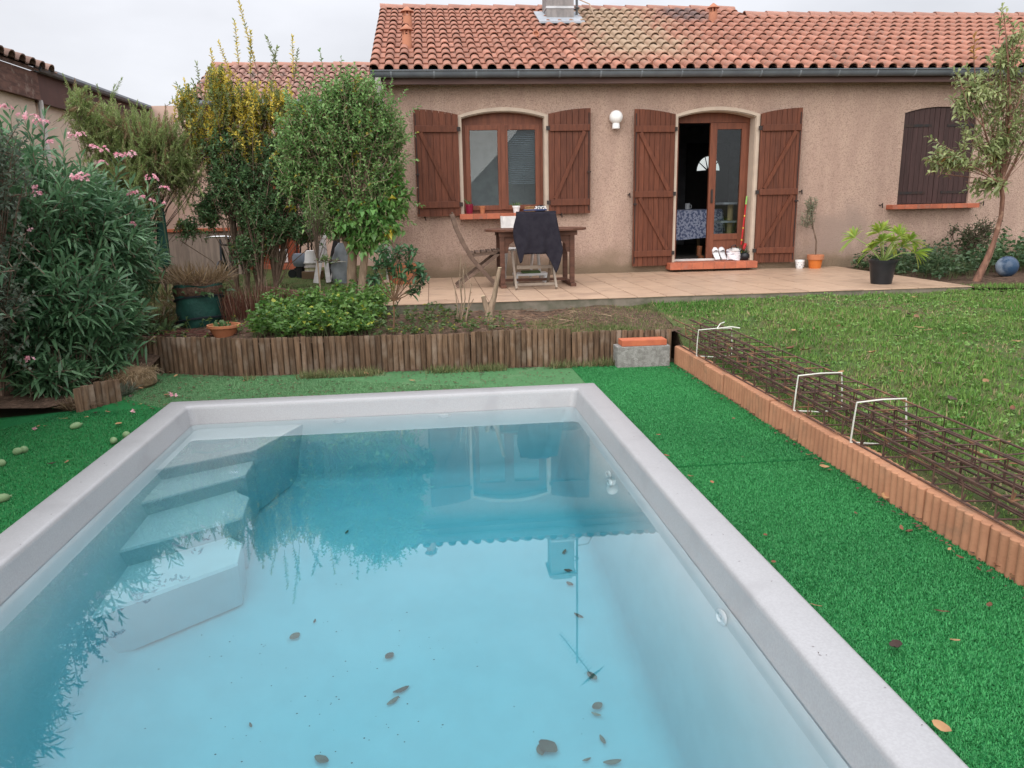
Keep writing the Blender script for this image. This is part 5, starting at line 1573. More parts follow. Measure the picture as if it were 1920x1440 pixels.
mo = MB().ball((-2.74, 6.95, .06), .24, 14, (1.05, .9, .55)); mo.build('mound', M('straw_mound', (.20, .14, .08), (.14, .09, .05), rough=.98, scale=20, bump=1, bscale=40), dt, smooth=True)
blades(dt, 'straw', (-2.74, 6.95, .12), 900, .23, .13, .005, ((.22, .15, .085), (.40, .30, .18)), 47, 1.5, .6)
for k, (x, y, Y) in enumerate([(222, 745, 6.6), (255, 715, 6.95), (150, 762, 6.2), (195, 735, 6.65)]):
    lv = thing('lavender_tuft', ['grey-green lavender tuft beside the short log edging piece', 'grey-green lavender tuft right of the straw hummock', 'dry brownish lavender tuft left of the short log edging', 'grey lavender tuft before the straw hummock'][k], 'plant', py(x, y, Y))
    p = py(x, y, Y)
    blades(lv, 'foliage', (p.x, p.y, .0), 330, .10, .15, .007, ((.09, .11, .075), (.20, .22, .16)) if k != 2 else ((.16, .10, .06), (.25, .18, .11)), 50 + k, 1.0, .25)
sm_ = thing('cut_stump', 'forked cut-back stump with pale sawn ends in the bed before the terrace', 'stump', (.55, 7.72, .34))
s0 = py(917, 606, 7.72)
m = MB(); m.tube([s0 + Vector((0, 0, -.05)), py(918, 585, 7.72), py(927, 555, 7.72), py(933, 520, 7.72), py(937, 503, 7.72)], [.055, .042, .026, .022, .020], 9); m.tube([py(917, 590, 7.72), py(910, 570, 7.72), py(906, 556, 7.72)], [.035, .026, .022], 8)
m.build('trunk', mt_barkpale, sm_, smooth=True)
mc = M('sawn_wood', (.58, .46, .30), rough=.8)
m = MB(); m.lathe(py(937, 502, 7.72), [(.021, 0), (.020, .004)], 9); m.build('sawn_end', mc, sm_); m = MB(); m.lathe(py(906, 555, 7.72), [(.022, 0), (.021, .004)], 9); m.build('sawn_end', mc, sm_)
tw = thing('bare_twig_bush', 'bare pale twigs of a pruned bush in front of the side-on folding chair', 'dead plant', (.33, 7.75, .34))
m = MB()
for pts in ([(862, 612), (866, 570), (862, 530), (864, 477)], [(872, 612), (880, 560), (884, 535), (875, 515), (872, 490)], [(855, 612), (858, 580), (852, 535)], [(868, 610), (878, 580), (888, 560)], [(865, 600), (872, 560), (868, 500)], [(858, 600), (866, 565), (864, 540), (870, 505)]):
    m.tube([py(x, y, 7.75 + rnd.uniform(-.06, .06)) for x, y in pts], [.008 - .0014 * k for k in range(len(pts))], 5)
m.build('twigs', mt_barkpale, tw, smooth=True)

# ------------------------------------------------------------------ grass
def grass(root, n, xr, yr, zf, hgt, w, pal, seed, clump=True, keep=None, name='grass'):
    r = np.random.default_rng(seed)
    # more blades near the viewer
    x = r.uniform(xr[0], xr[1], n * 2); y = yr[0] + (yr[1] - yr[0]) * r.random(n * 2) ** 1.15
    den = .5 + .25 * np.sin(x * 2.3 + 1.1 * np.sin(y * 1.7)) + .25 * np.sin(y * 3.1 + np.sin(x * 2.9) * 1.4)
    k = r.random(n * 2) < .35 + .65 * den
    if keep is not None: k &= keep(x, y)
    x, y, den = x[k][:n], y[k][:n], den[k][:n]; m = len(x)
    z = np.array([zf(a, b) for a, b in zip(x, y)])
    th = r.uniform(0, 6.28, m); el = r.uniform(.1, 1.15, m); L_ = hgt * r.uniform(.4, 1.3, m) * (.6 + .6 * den)
    base = np.column_stack([x, y, z - .004])
    tip = base + np.column_stack([np.cos(th) * np.sin(el) * L_, np.sin(th) * np.sin(el) * L_, np.cos(el) * L_])
    s = np.column_stack([-np.sin(th), np.cos(th), np.zeros(m)]) * (w * r.uniform(.6, 1.4, m))[:, None]
    V = np.stack([base - s, base + s, tip], 1).reshape(-1, 3)
    t = r.random(m)
    pat = .5 + .5 * np.sin(x * 1.3 + 2 * np.sin(y * .9)) * np.sin(y * 1.7 + 1.5 * np.sin(x * 1.1))
    tone = np.clip(t * .5 + (1 - den) * .35 + (pat - .5) * .6, 0, 1)[:, None]
    c = np.array(pal[0]) * (1 - tone) + np.array(pal[1]) * tone
    dry = r.random(m) < .07 + .22 * (den < .25) + .12 * (pat > .8)
    c[dry] = np.array(pal[2])
    c = c * r.uniform(.75, 1.25, (m, 1))
    o = fast_obj(name, V, np.arange(3 * m).reshape(-1, 3), mt_grass, root, np.repeat(c, 3, 0))
    return tag(o, None, None, kind='stuff')


GP = ((.065, .17, .03), (.22, .31, .08), (.32, .25, .14))
clump_cover('clover_patches', 'low broad-leaved clover and daisies mixed into the lawn', 'weeds', [(2.6, 7.5, 2.2, 8.2, 2600, lawn_z)], 66, (.018, .036), (.014, .026), ((.10, .24, .04), (.22, .36, .09)), .035, per=5)
o = grass(None, 165000, (2.36, 8.2), (.6, 8.22), lawn_z, .045, .0056, GP, 61); tag(o, 'short damp green lawn grass beside the rebar cages', 'grass')
o = grass(None, 9000, (.9, 2.34), (7.14, 8.2), lambda x, y: bed_z(x, y) - .005, .05, .004, ((.07, .13, .03), (.16, .18, .07), (.28, .22, .12)), 62, keep=lambda x, y: x > 1.15 + .5 * np.sin(y * 4) * .6); tag(o, 'patchy grass fading into the bare soil of the bed', 'grass')
o = grass(None, 6500, (-1.75, 1.7), (6.96, 7.14), lambda x, y: .004, .085, .004, ((.09, .14, .05), (.2, .2, .09), (.3, .24, .13)), 63, keep=lambda x, y: (np.sin(x * 5.2) + np.sin(x * 11 + 2) * .7 > np.random.default_rng(9).normal(.5, .5, len(x))) & (y < np.interp(x, [-1.85, .3, 1.7], [7.2, 7.13, 7.05]))); tag(o, 'thin weedy grass at the foot of the log edging', 'grass')
o = grass(None, 14000, (-3.2, -.7), (9.6, 14.8), lambda x, y: .42, .035, .005, ((.06, .10, .03), (.13, .13, .06), (.2, .16, .1)), 64); tag(o, 'worn mossy grass before the annex door', 'grass')
o = grass(None, 4000, (6.15, 9), (8.2, 8.5), lambda x, y: .47, .05, .005, GP, 65); tag(o, 'grass fringe along the soil under the leaning tree', 'grass')

# ------------------------------------------------------------------ pots and small things
def pot(c, r0, r1, h, mat, name, label, cat='pot', rim=.012, rimh=.025, soil=True, group=None, n=22):
    c = Vector(c)
    t = thing(name, label, cat, c, group)
    MB().lathe(c, [(r0, 0), (lerp(r0, r1, .9), h - rimh), (r1 + rim, h - rimh), (r1 + rim, h), (r1 - .006, h), (r1 * .93, h - .03), (.002, h - .03)], n).build('body', mat, t, smooth=True)
    if soil: MB().lathe(c + Vector((0, 0, h - .035)), [(r1 * .95, 0), (r1 * .9, .012), (.002, .016)], 14).build('soil', mt_soil, t, smooth=True)
    return t


# window sill
S0 = 1.4005
rp_ = pot((.545, 11.22, S0), .045, .058, .135, M('magenta_glaze', (.20, .012, .035), rough=.3), 'flower_pot', 'dark red pot with a small green plant on the window sill', rim=0)
blades(rp_, 'foliage', (.545, 11.22, S0 + .11), 14, .03, .16, .018, ((.1, .2, .06), (.2, .3, .12)), 71, .5, .3)
pot((.73, 11.22, S0), .03, .04, .105, mt_terracotta, 'flower_pot', 'small plain terracotta pot on the window sill beside the dark red pot', rim=.004)
wp = pot((1.215, 11.20, S0), .038, .052, .10, mt_white, 'flower_pot', 'small white pot with a succulent on the window sill', rim=.004)
blades(wp, 'foliage', (1.215, 11.20, S0 + .08), 26, .03, .10, .015, ((.12, .2, .08), (.2, .27, .12)), 72, .9, .2)
hg = thing('wicker_ornament', 'small brown wicker ornament on the window sill', 'ornament', (1.40, 11.2, S0))
MB().ball((1.40, 11.2, S0 + .045), .075, 14, (1, .7, .6)).build('body', M('wicker', (.26, .14, .06), (.1, .06, .03), rough=.9, scale=30, bump=.8, bscale=60), hg, smooth=True)
for k in range(3): MB().tube([(1.33, 11.15, S0 + .02 + k * .028), (1.40, 11.135, S0 + .022 + k * .03), (1.47, 11.15, S0 + .02 + k * .028)], .006, 5).build('weave_band', M('wicker_band', (.34, .2, .09), rough=.9), hg)
pb = thing('spotted_ornament', 'black ornament with white spots at the right end of the window sill', 'ornament', (1.565, 11.2, S0))
MB().ball((1.565, 11.2, S0 + .052), .08, 14, (1, .75, .65)).build('body', mt_blackplastic, pb, smooth=True)
for k in range(14):
    a = -1.3 + 2.6 * (k % 7) / 6; e_ = .02 + .42 * (k // 7) + .1 * (k % 2)
    p = Vector((1.565 + .081 * math.sin(a) * math.cos(e_), 11.2 - .061 * math.cos(a) * math.cos(e_), S0 + .052 + .052 * math.sin(e_)))
    MB().ball(p, .011, 8, (1, .6, 1)).build('spot', mt_white, pb, smooth=True)

# terrace pots
bp_ = thing('flower_pot', 'black plastic pot holding the small yellow-green palm at the terrace edge', 'pot', (5.36, 8.78, TZ))
MB().lathe((5.36, 8.78, TZ), [(.115, 0), (.118, .01), (.15, .25), (.162, .25), (.165, .285), (.15, .285), (.143, .25), (.002, .25)], 28).build('body', mt_blackplastic, bp_, smooth=True)
MB().lathe((5.36, 8.78, TZ + .25), [(.143, 0), (.12, .012), (.002, .016)], 16).build('soil', mt_soil, bp_, smooth=True)
pm = thing('fan_palm', 'small fan palm with yellow-green leaves in the black pot', 'palm', (5.36, 8.78, TZ + .26))
r = np.random.default_rng(81)
for k, (dx, dz, lean) in enumerate([(-.16, .30, -.2), (.14, .30, -.25), (-.24, .34, .2), (-.13, .42, -.1), (.02, .44, .1), (.12, .38, -.05), (.24, .33, .1), (.27, .12, -.15), (-.22, .18, -.15), (.08, .22, -.2), (-.05, .30, -.25), (.20, .22, .2)]):
    b0 = Vector((5.36 + dx * .1, 8.78, TZ + .27)); hub = b0 + Vector((dx, lean, dz * .8))
    MB().tube([b0, b0.lerp(hub, .55) + Vector((0, 0, .04)), hub], [.008, .006, .004], 5).build('leaf_stalk', M('palm_stalk', (.2, .28, .07), rough=.6), pm, smooth=True)
    ax = np.array(tuple((hub - b0).normalized())); side = unit(np.cross(ax, [0, 1, .3])); nfl = 15
    an_ = np.linspace(-1.5, 1.5, nfl)
    D = unit(ax[None] * np.cos(an_)[:, None] + side[None] * np.sin(an_)[:, None] + r.normal(0, .05, (nfl, 3)))
    t = r.random((nfl, 1)); C_ = (np.array([.17, .30, .04]) * (1 - t) + np.array([.36, .44, .07]) * t) * (1.15 if k in (5, 6, 7) else .9)
    V, T, C = leaf_arrays(np.tile(np.array(tuple(hub)), (nfl, 1)), D, r.uniform(.15, .22, nfl), np.full(nfl, .030), C_, r, 2, .2, .22)
    fast_obj('leaf_fan', V, T, mt_leaf_gloss, pm, C)
og = pot((5.68, 11.06, TZ), .085, .105, .20, mt_orangeglaze, 'flower_pot', 'orange pot with terracotta rim holding the little olive tree by the wall', rim=.012, rimh=.07)
MB().lathe((5.68, 11.06, TZ + .128), [(.108, 0), (.122, .004), (.122, .07), (.112, .074)], 22).build('rim_band', mt_terracotta, og, smooth=True)
ot = thing('olive_tree', 'little olive tree on a thin bare stem in the orange pot', 'sapling', (5.68, 11.06, TZ + .17))
MB().tube([(5.68, 11.06, TZ + .16), (5.67, 11.05, TZ + .40), py(1524, 425, 11.05), py(1519, 368, 11.05)], [.014, .012, .010, .004], 6).build('stem', mt_bark, ot, smooth=True)
shrub(ot, 82, [py(1524, 430, 11.05)], [(py(1522, 385, 11.05), (.10, .10, .14), 34), (py(1517, 408, 11.05), (.13, .1, .14), 26)], tl=.13, nl=8, L=(.032, .05), W=(.011, .016), pal=((.17, .20, .12), (.32, .34, .23)), up=.7, stems=1, stem_r=.003, twig_r=.0018, part='crown')
w2 = pot((5.475, 11.13, TZ), .048, .068, .125, mt_white, 'flower_pot', 'small white pot with grey pattern standing by the wall', rim=0)
for k in range(9):
    a = PI + PI * (k + .5) / 9; z = TZ + .03 + .03 * (k % 3)
    MB().ball((5.475 + .062 * math.cos(a), 11.13 + .062 * math.sin(a), z), .009, 6, (1, 1, 1)).build('spot', M('grey_spot', (.4, .4, .42), rough=.5), w2)
bl = thing('play_ball', 'large shiny blue and white ball on the soil beyond the leaning tree', 'ball', (7.42, 9.35, .47))
MB().ball((7.42, 9.35, .605), .135, 26).build('shell', M('blue_marbled', (.025, .055, .105), (.25, .3, .37), rough=.3, scale=3, ramp=(.5, .68), spec=.4), bl, smooth=True)
MB().lathe((7.42, 9.22, .605), [(.012, 0), (.010, .003)], 10, Matrix.Rotation(PI / 2, 3, 'X')).build('valve', mt_white, bl)
bw = pot(py(422, 634, 7.62), .09, .145, .135, mt_terracotta, 'flower_pot', 'wide terracotta bowl with a small green plant behind the log edging', rim=.012)
blades(bw, 'foliage', py(422, 634, 7.62) + Vector((0, 0, .11)), 22, .07, .10, .03, ((.06, .13, .04), (.12, .2, .07)), 83, 1.2, .3)
bt_ = pot((-.42, 10.6, TZ - .08), .16, .22, .34, mt_terracotta, 'flower_pot', 'large terracotta pot at the terrace corner behind the glossy sapling', rim=.015)

# garden waste bag
gb_ = thing('garden_bag', 'round dark green garden waste bag heaped with dry clippings', 'bag', (-2.42, 8.2, .34))
cb = Vector((-2.42, 8.2, .33)); V, F = [], []
nb_ = 26
for j, (rr, z) in enumerate([(.20, 0), (.215, .02), (.215, .10), (.23, .18), (.22, .26), (.235, .34), (.225, .41), (.235, .45), (.225, .455), (.21, .40)]):
    for k in range(nb_):
        a = 2 * PI * k / nb_; w_ = 1 + .03 * math.sin(a * 5 + j) + .02 * math.sin(a * 9 - j * 2)
        V.append((cb.x + rr * w_ * math.cos(a), cb.y + rr * w_ * math.sin(a), cb.z + z + .012 * math.sin(a * 3 + j)))
for j in range(9):
    for k in range(nb_):
        a = j * nb_ + k; b = j * nb_ + (k + 1) % nb_; F.append((a, b, b + nb_, a + nb_))
m = MB(); m.add(V, F); m.build('sack', mt_bag, gb_, smooth=True, ang=80)
for z0 in (.08, .30):
    m = MB(); m.tube([(cb.x + .238 * math.cos(a), cb.y + .238 * math.sin(a), cb.z + z0 + .05 * math.sin(a + 2.6)) for a in [2 * PI * k / 26 for k in range(27)]], .011, 5); m.build('band', mt_bagband, gb_, smooth=True)
hp = thing('clippings_heap', 'heap of dry stalks and clippings piled on the green bag', 'clippings', (-2.42, 8.2, .72))
MB().ball((-2.42, 8.2, .72), .24, 14, (1.05, 1.05, .6)).build('core', mt_soil2, hp, smooth=True)
blades(hp, 'stalks', (-2.42, 8.2, .78), 700, .28, .30, .008, ((.12, .075, .04), (.30, .21, .12)), 84, 1.25, .2)
blades(hp, 'green_leaves', (-2.38, 8.12, .70), 40, .26, .12, .035, ((.05, .1, .04), (.09, .15, .06)), 85, 1.5, .5)
st3 = MB()
for k in range(60):
    a = rnd.uniform(0, PI); p = Vector((rnd.uniform(-2.95, -1.95), rnd.uniform(7.5, 8.0), .345)); q = p + Vector((math.cos(a), math.sin(a), rnd.uniform(-.02, .12))) * rnd.uniform(.12, .4)
    st3.tube([p, q], .004, 4)
tag(st3.build('twig_litter', M('red_twig', (.10, .04, .03), rough=.9), None), 'loose red-brown twigs strewn over the soil below the green bag', 'twigs', kind='stuff')
st3 = MB()
for k in range(420):
    a = rnd.uniform(0, PI); x = rnd.gauss(1.0, .42); y = rnd.uniform(7.25, 8.2)
    if not -.1 < x < 2.1: continue
    p = Vector((x, y, bed_z(x, y) + .004)); q = p + Vector((math.cos(a), math.sin(a), rnd.uniform(-.05, .2))) * rnd.uniform(.04, .16)
    st3.tube([p, q], rnd.uniform(.002, .005), 3)
tag(st3.build('twig_litter', M('dry_litter', (.17, .10, .065), (.10, .06, .04), rough=.95, scale=9, c3=(.3, .22, .14), s3=3), None), 'dry twigs and chips covering the bare soil before the terrace', 'twigs', kind='stuff')

# ------------------------------------------------------------------ things at the door
ZD = .634
mclog = M('white_foam', (.74, .73, .74), rough=.6)
for k, x in enumerate((4.275, 4.375)):
    c = thing('clog', ['left white slip-on clog stood on the door sill', 'right white slip-on clog stood on the door sill, next to the striped bag'][k], 'shoe', (x, 11.33, ZD))
    mm = Matrix.Translation((x, 11.33, ZD + .005)) @ Matrix.Rotation(math.radians(38), 4, 'X') @ Matrix.Rotation((-.1, .04)[k], 4, 'Y')
    sole = [(-.032, 0), (.032, 0), (.04, .05), (.04, .12), (.05, .19), (.042, .245), (0, .265), (-.042, .245), (-.05, .19), (-.04, .12), (-.04, .05)]
    MB().prism([mm @ Vector((a, b, 0)) for a, b in sole], mm.to_3x3() @ Vector((0, 0, .024))).build('sole', mclog, c, bevel=.005)
    V, F = [], []
    for i in range(9):
        a = PI * i / 8
        for j, (yv, hh, ww) in enumerate([(.14, .062, .044), (.19, .058, .050), (.235, .04, .044), (.262, .02, .015)]):
            V.append(tuple(mm @ Vector((-ww * math.cos(a), yv, .02 + hh * math.sin(a)))))
    for i in range(8):
        for j in range(3): F.append((i * 4 + j, i * 4 + j + 1, i * 4 + j + 5, i * 4 + j + 4))
    u = MB(); u.add(V, F); uo = u.build('upper', mclog, c, smooth=True); uo.modifiers.new('thickness', 'SOLIDIFY').thickness = .005
sbg = thing('striped_bag', 'crumpled white bag with dark stripes on the door sill', 'bag', (4.52, 11.33, ZD))
V, F = [], []
for j in range(8):
    for k in range(18):
        a = 2 * PI * k / 18; w_ = 1 + .08 * math.sin(3 * a + j) + .05 * math.sin(7 * a - j)
        V.append((4.52 + .105 * w_ * math.cos(a), 11.33 + .07 * w_ * math.sin(a), ZD + .004 + j * .022 + .008 * math.sin(2 * a + j)))
for j in range(7):
    for k in range(18): F.append((j * 18 + k, j * 18 + (k + 1) % 18, (j + 1) * 18 + (k + 1) % 18, (j + 1) * 18 + k))
m = MB(); m.add(V, F)
mstripe = M('striped_cloth', (.72, .70, .72), (.16, .15, .2), rough=.9, scale=5, stretch=(1.2, 1.2, 9), ramp=(.54, .6))
m.build('body', mstripe, sbg, smooth=True)
MB().lathe((4.52, 11.33, ZD + .14), [(.09, 0), (.07, .03), (.03, .045), (.002, .04)], 12).build('crumpled_top', mt_offwhite, sbg, smooth=True)
MB().tube([(4.46, 11.3, ZD + .15), (4.47, 11.29, ZD + .21), (4.52, 11.29, ZD + .23), (4.56, 11.3, ZD + .16)], .008, 5).build('strap', mt_blackplastic, sbg)
rs_ = thing('patterned_stick', 'slim red and yellow stick with green tip leaning in the door corner', 'stick', (4.66, 11.33, ZD))
a_, b_ = Vector((4.635, 11.34, .86)), Vector((4.705, 11.38, 1.57)); n = 12
mr_, my_, mg_ = M('red_lacquer', (.45, .012, .015), rough=.4), M('yellow_band', (.65, .42, .06), rough=.4), M('green_tip', (.25, .5, .12), rough=.4)
for k in range(n):
    mm = mg_ if k >= n - 2 else (my_ if k % 3 == 1 else mr_)
    MB().tube([a_.lerp(b_, k / n), a_.lerp(b_, (k + (.35 if mm is my_ else 1)) / n)], .012, 7).build('band', mm, rs_, smooth=True)
    if mm is my_: MB().tube([a_.lerp(b_, (k + .35) / n), a_.lerp(b_, (k + 1) / n)], .011, 7).build('band', mr_, rs_, smooth=True)
MB().tube([Vector((4.66, 11.33, .76)), Vector((4.70, 11.33, .88))], .022, 7).build('grip', mr_, rs_); MB().tube([Vector((4.645, 11.33, .72)), Vector((4.66, 11.33, .76))], .024, 7).build('ferrule', my_, rs_)
MB().tube([Vector((4.63, 11.33, ZD)), Vector((4.648, 11.33, .72))], .010, 6).build('shaft', mt_blackplastic, rs_)
hl = thing('black_bowl', 'glossy black rounded vessel with green leaves at the door corner', 'pot', (4.68, 11.30, ZD))
MB().lathe((4.68, 11.30, ZD), [(.04, 0), (.062, .02), (.072, .055), (.066, .09), (.045, .11), (.04, .105)], 18).build('body', mt_blackplastic, hl, smooth=True)
blades(hl, 'foliage', (4.63, 11.33, ZD + .09), 40, .05, .15, .02, ((.02, .04, .02), (.05, .09, .04)), 86, 1.1, .3)

# inside the room
tl_ = thing('dining_table', 'table inside the doorway under a blue-grey patterned cloth', 'table', (4.3, 12.8, .604))
for xx in (3.75, 4.68):
    for y in (12.66, 13.4): MB().box((xx - .025, y - .025, .604), (xx + .025, y + .025, 1.35)).build('leg', M('room_wood', (.3, .22, .13), rough=.6), tl_)
MB().box((3.65, 12.6, 1.35), (4.74, 13.5, 1.375)).build('tabletop', M('room_wood2', (.25, .18, .1), rough=.6), tl_)
mcl = M('patterned_cloth', (.36, .38, .50), (.10, .12, .22), rough=.9, scale=26, detail=2, ramp=(.48, .54))
V, F = [], []
nu = 30
for i in range(nu):
    u = i / (nu - 1); x = 3.55 + u * 1.24
    for j, (y, z) in enumerate([(13.5, 1.381), (12.62, 1.381), (12.585, 1.37), (12.57, 1.2), (12.565, 1.05), (12.56, .91)]):
        V.append((x + (.07 * (1.38 - z) * 2 * (u - .5)), y + (.012 * math.sin(u * 22) * (1.38 - z) * 2), z - (.02 * math.sin(u * 5) if j == 5 else 0)))
for i in range(nu - 1):
    for j in range(5): F.append((i * 6 + j, i * 6 + j + 1, i * 6 + j + 7, i * 6 + j + 6))
n0 = len(V)
V += [(4.80, 12.585, 1.37), (4.80, 13.5, 1.37), (4.87, 13.5, .93), (4.865, 12.56, .92)]; F.append((n0, n0 + 1, n0 + 2, n0 + 3))
m = MB(); m.add(V, F); tag(m.build('tablecloth', mcl, None, smooth=True, fixn=False), 'blue-grey patterned cloth hanging over the table inside the doorway', 'tablecloth')
mg = thing('mug', 'grey mug standing on the patterned tablecloth indoors', 'mug', (4.24, 12.72, 1.383))
MB().lathe((4.24, 12.72, 1.383), [(.035, 0), (.04, .005), (.04, .10), (.036, .10), (.034, .02), (.002, .02)], 16).build('body', M('grey_ceramic', (.4, .41, .44), rough=.4), mg, smooth=True)
MB().tube([(4.28, 12.72, 1.46), (4.31, 12.72, 1.45), (4.31, 12.72, 1.41), (4.28, 12.72, 1.40)], .006, 6).build('handle', M('grey_ceramic2', (.4, .41, .44), rough=.4), mg)
bo = thing('boot', 'tan ankle boot on the floor inside the door', 'shoe', (4.22, 11.98, .604))
mbt = M('tan_leather', (.26, .10, .045), (.2, .075, .035), rough=.5)
MB().tube([(4.22, 12.0, .67), (4.22, 12.0, .74), (4.225, 12.0, .82)], [.042, .040, .045], 12, cap=False).build('shaft', mbt, bo, smooth=True)
MB().ball((4.225, 11.93, .645), .05, 14, (.9, 2.0, .75)).build('foot', mbt, bo, smooth=True)
MB().box((4.19, 11.85, .604), (4.26, 12.04, .622)).build('sole', mt_blackplastic, bo, bevel=.004)
ct = thing('cat_tree', 'cat tree with sisal post and grey shelves behind the closed door pane', 'cat tree', (4.9, 12.2, .604))
mgs, mss = M('grey_plush', (.35, .36, .4), rough=.95), M('sisal', (.45, .33, .17), (.36, .26, .13), rough=.95, scale=30, stretch=(1, 1, 8))
MB().lathe((4.78, 12.2, .604), [(.045, 0), (.045, .86)], 14).build('post', mss, ct, smooth=True)
for z, x0 in ((.62, 4.55), (1.17, 4.56), (1.455, 4.60)): MB().box((x0, 12.02, z), (5.05, 12.4, z + .03)).build('shelf', mgs, ct, bevel=.006)
MB().box((4.98, 12.1, .604), (5.03, 12.3, 1.6)).build('side_post', mgs, ct)
MB().ball((4.66, 12.05, .93), .085, 12, (1.1, .7, .5)).build('cushion', M('pink_fabric', (.5, .25, .32), rough=.95), ct, smooth=True)

# ------------------------------------------------------------------ stored things before the annex
bq = thing('barbecue', 'black wheeled charcoal barbecue before the annex door', 'barbecue', (-2.05, 13.0, .42))
mbk = M('black_enamel', (.02, .02, .022), rough=.5)
for x, y in ((-2.22, 12.85), (-2.0, 12.85), (-2.22, 13.2), (-2.0, 13.2)): MB().tube([(x, y, .45), (x + (.05 if x < -2.1 else -.0), y, 1.02)], .013, 6).build('leg', mbk, bq)
V = MB(); V.lathe((-2.07, 13.02, .98), [(.12, 0), (.20, .06), (.25, .13), (.26, .14), (.24, .14), (.002, .10)], 18); V.build('bowl', mbk, bq, smooth=True)
V = MB(); V.lathe((-2.05, 13.02, 1.125), [(.25, 0), (.22, .08), (.12, .13), (.002, .14)], 18); V.build('lid', mbk, bq, smooth=True)
MB().box((-2.24, 12.83, .66), (-1.98, 13.22, .675)).build('shelf', mbk, bq)
for y in (12.80, 13.24): MB().lathe((-2.27, y, .50), [(.07, 0), (.07, .03)], 16, Matrix.Rotation(PI / 2, 3, 'X')).build('wheel', mt_blackplastic, bq, smooth=True)
wcn = thing('watering_pot', 'grey rounded plastic watering pot under the barbecue', 'pot', (-2.13, 12.75, .43))
MB().lathe((-2.13, 12.72, .62), [(.09, 0), (.115, .05), (.12, .12), (.10, .20), (.08, .205)], 18).build('body', M('grey_plastic', (.22, .25, .30), rough=.5), wcn, smooth=True)
MB().lathe((-2.13, 12.72, .43), [(.07, 0), (.07, .19)], 12).build('stand', mbk, wcn)
for k in range(3):
    bkt = thing('bucket', ['lowest of the nested pale plastic buckets beside the barbecue', 'middle of the nested pale plastic buckets beside the barbecue', 'topmost upturned white bucket of the nest beside the barbecue'][k], 'bucket', (-1.93, 12.65, .55 + k * .05), 'nested buckets beside the barbecue')
    MB().lathe((-1.93 - k * .006, 12.65, .55 + k * .06), [(.115, 0), (.118, .02), (.108, .02), (.08, .20), (.002, .203)], 18).build('body', [M('cream_plastic', (.6, .58, .38), rough=.5), mt_offwhite, mt_white][k], bkt, smooth=True)
    MB().lathe((-1.93 - k * .006, 12.65, .548 + k * .06), [(.121, 0), (.121, .012)], 18).build('rim', mt_offwhite, bkt)
st5 = MB().box((-2.08, 12.5, .43), (-1.78, 12.85, .545)); tag(st5.build('crate', M('crate_wood', (.2, .13, .08), rough=.9), None, bevel=.006), 'low wooden crate carrying the nested buckets', 'crate')
for k, (p, q, w, lab) in enumerate([((592, 524), (618, 380), .085, 'broad pale weathered plank leaning behind the sapling'), ((616, 528), (600, 400), .07, 'second pale plank crossing the broad leaning plank'), ((618, 530), (650, 440), .035, 'thin white pole leaning by the shrub trunk'), ((628, 505), (640, 400), .03, 'thin pale batten leaning behind the white pole')]):
    a, b = py(*p, 11.75 + .05 * k), py(*q, 12.4 + .1 * k); a.z = .43
    m = MB().beam(a, b, w, .022, side=(1, 0, 0)); tag(m.build('leaning_plank', mt_offwhite, None, bevel=.003), lab, 'plank')
pls = thing('plastic_bundle', 'grey translucent plastic sheeting bundled beside the leaning planks', 'plastic sheet', (-1.36, 11.9, .42))
V, F = [], []
for j in range(9):
    for k in range(16):
        a = 2 * PI * k / 16; w_ = 1 + .12 * math.sin(3 * a + j * 1.3) + .08 * math.sin(7 * a - j)
        rr = [.17, .18, .17, .17, .16, .15, .13, .10, .04][j]
        V.append((-1.36 + rr * w_ * math.cos(a), 11.9 + rr * .7 * w_ * math.sin(a), .41 + j * .075))
for j in range(8):
    for k in range(16): F.append((j * 16 + k, j * 16 + (k + 1) % 16, (j + 1) * 16 + (k + 1) % 16, (j + 1) * 16 + k))
m = MB(); m.add(V, F); m.build('sheet', M('cloudy_plastic', (.30, .32, .34), (.2, .22, .24), rough=.3, scale=4), pls, smooth=True, ang=80)
MB().tube([(-1.54, 11.86, .72), (-1.36, 11.76, .74), (-1.18, 11.86, .72)], .008, 5).build('cord', mt_strap, pls)
tag(MB().beam((-1.62, 12.15, .42), (-1.40, 12.4, 1.35), .10, .03, side=(1, 0, 0)).build('leaning_plank', M('dark_board', (.035, .03, .03), rough=.7), None), 'dark board leaning behind the plastic bundle', 'plank')
for k in range(6):
    x0 = -1.12 + .03 * rnd.random(); m = MB().box((x0, 10.55 + .13 * (k % 3), .44 + .065 * (k // 3)), (x0 + .36, 10.66 + .13 * (k % 3), .49 + .065 * (k // 3)))
    tag(m.build('timber_offcut', M('old_timber', (.12, .075, .05), (.08, .05, .035), rough=.9, scale=6, stretch=(.5, 4, 4)), None, bevel=.003), 'dark timber offcut stacked on the path beside the terrace', 'timber', 'timber offcuts beside the terrace')
kb = MB(); kb.beam((-2.45, 11.05, .42), (-1.15, 9.35, .42), .06, .14); tag(kb.build('path_kerb', M('kerb_brown', (.17, .095, .065), (.12, .07, .05), rough=.95, scale=6, bump=.4), None, bevel=.008), 'low brown kerb between path and leafy bed', 'kerb')
ps = thing('folded_parasol', 'closed dark green parasol standing by the oleander', 'parasol', (-3.5, 10.5, .36))
MB().tube([(-3.52, 10.5, .34), (-3.44, 10.5, 1.72)], .018, 8).build('pole', mt_iron, ps)
m = MB(); V, F = [], []
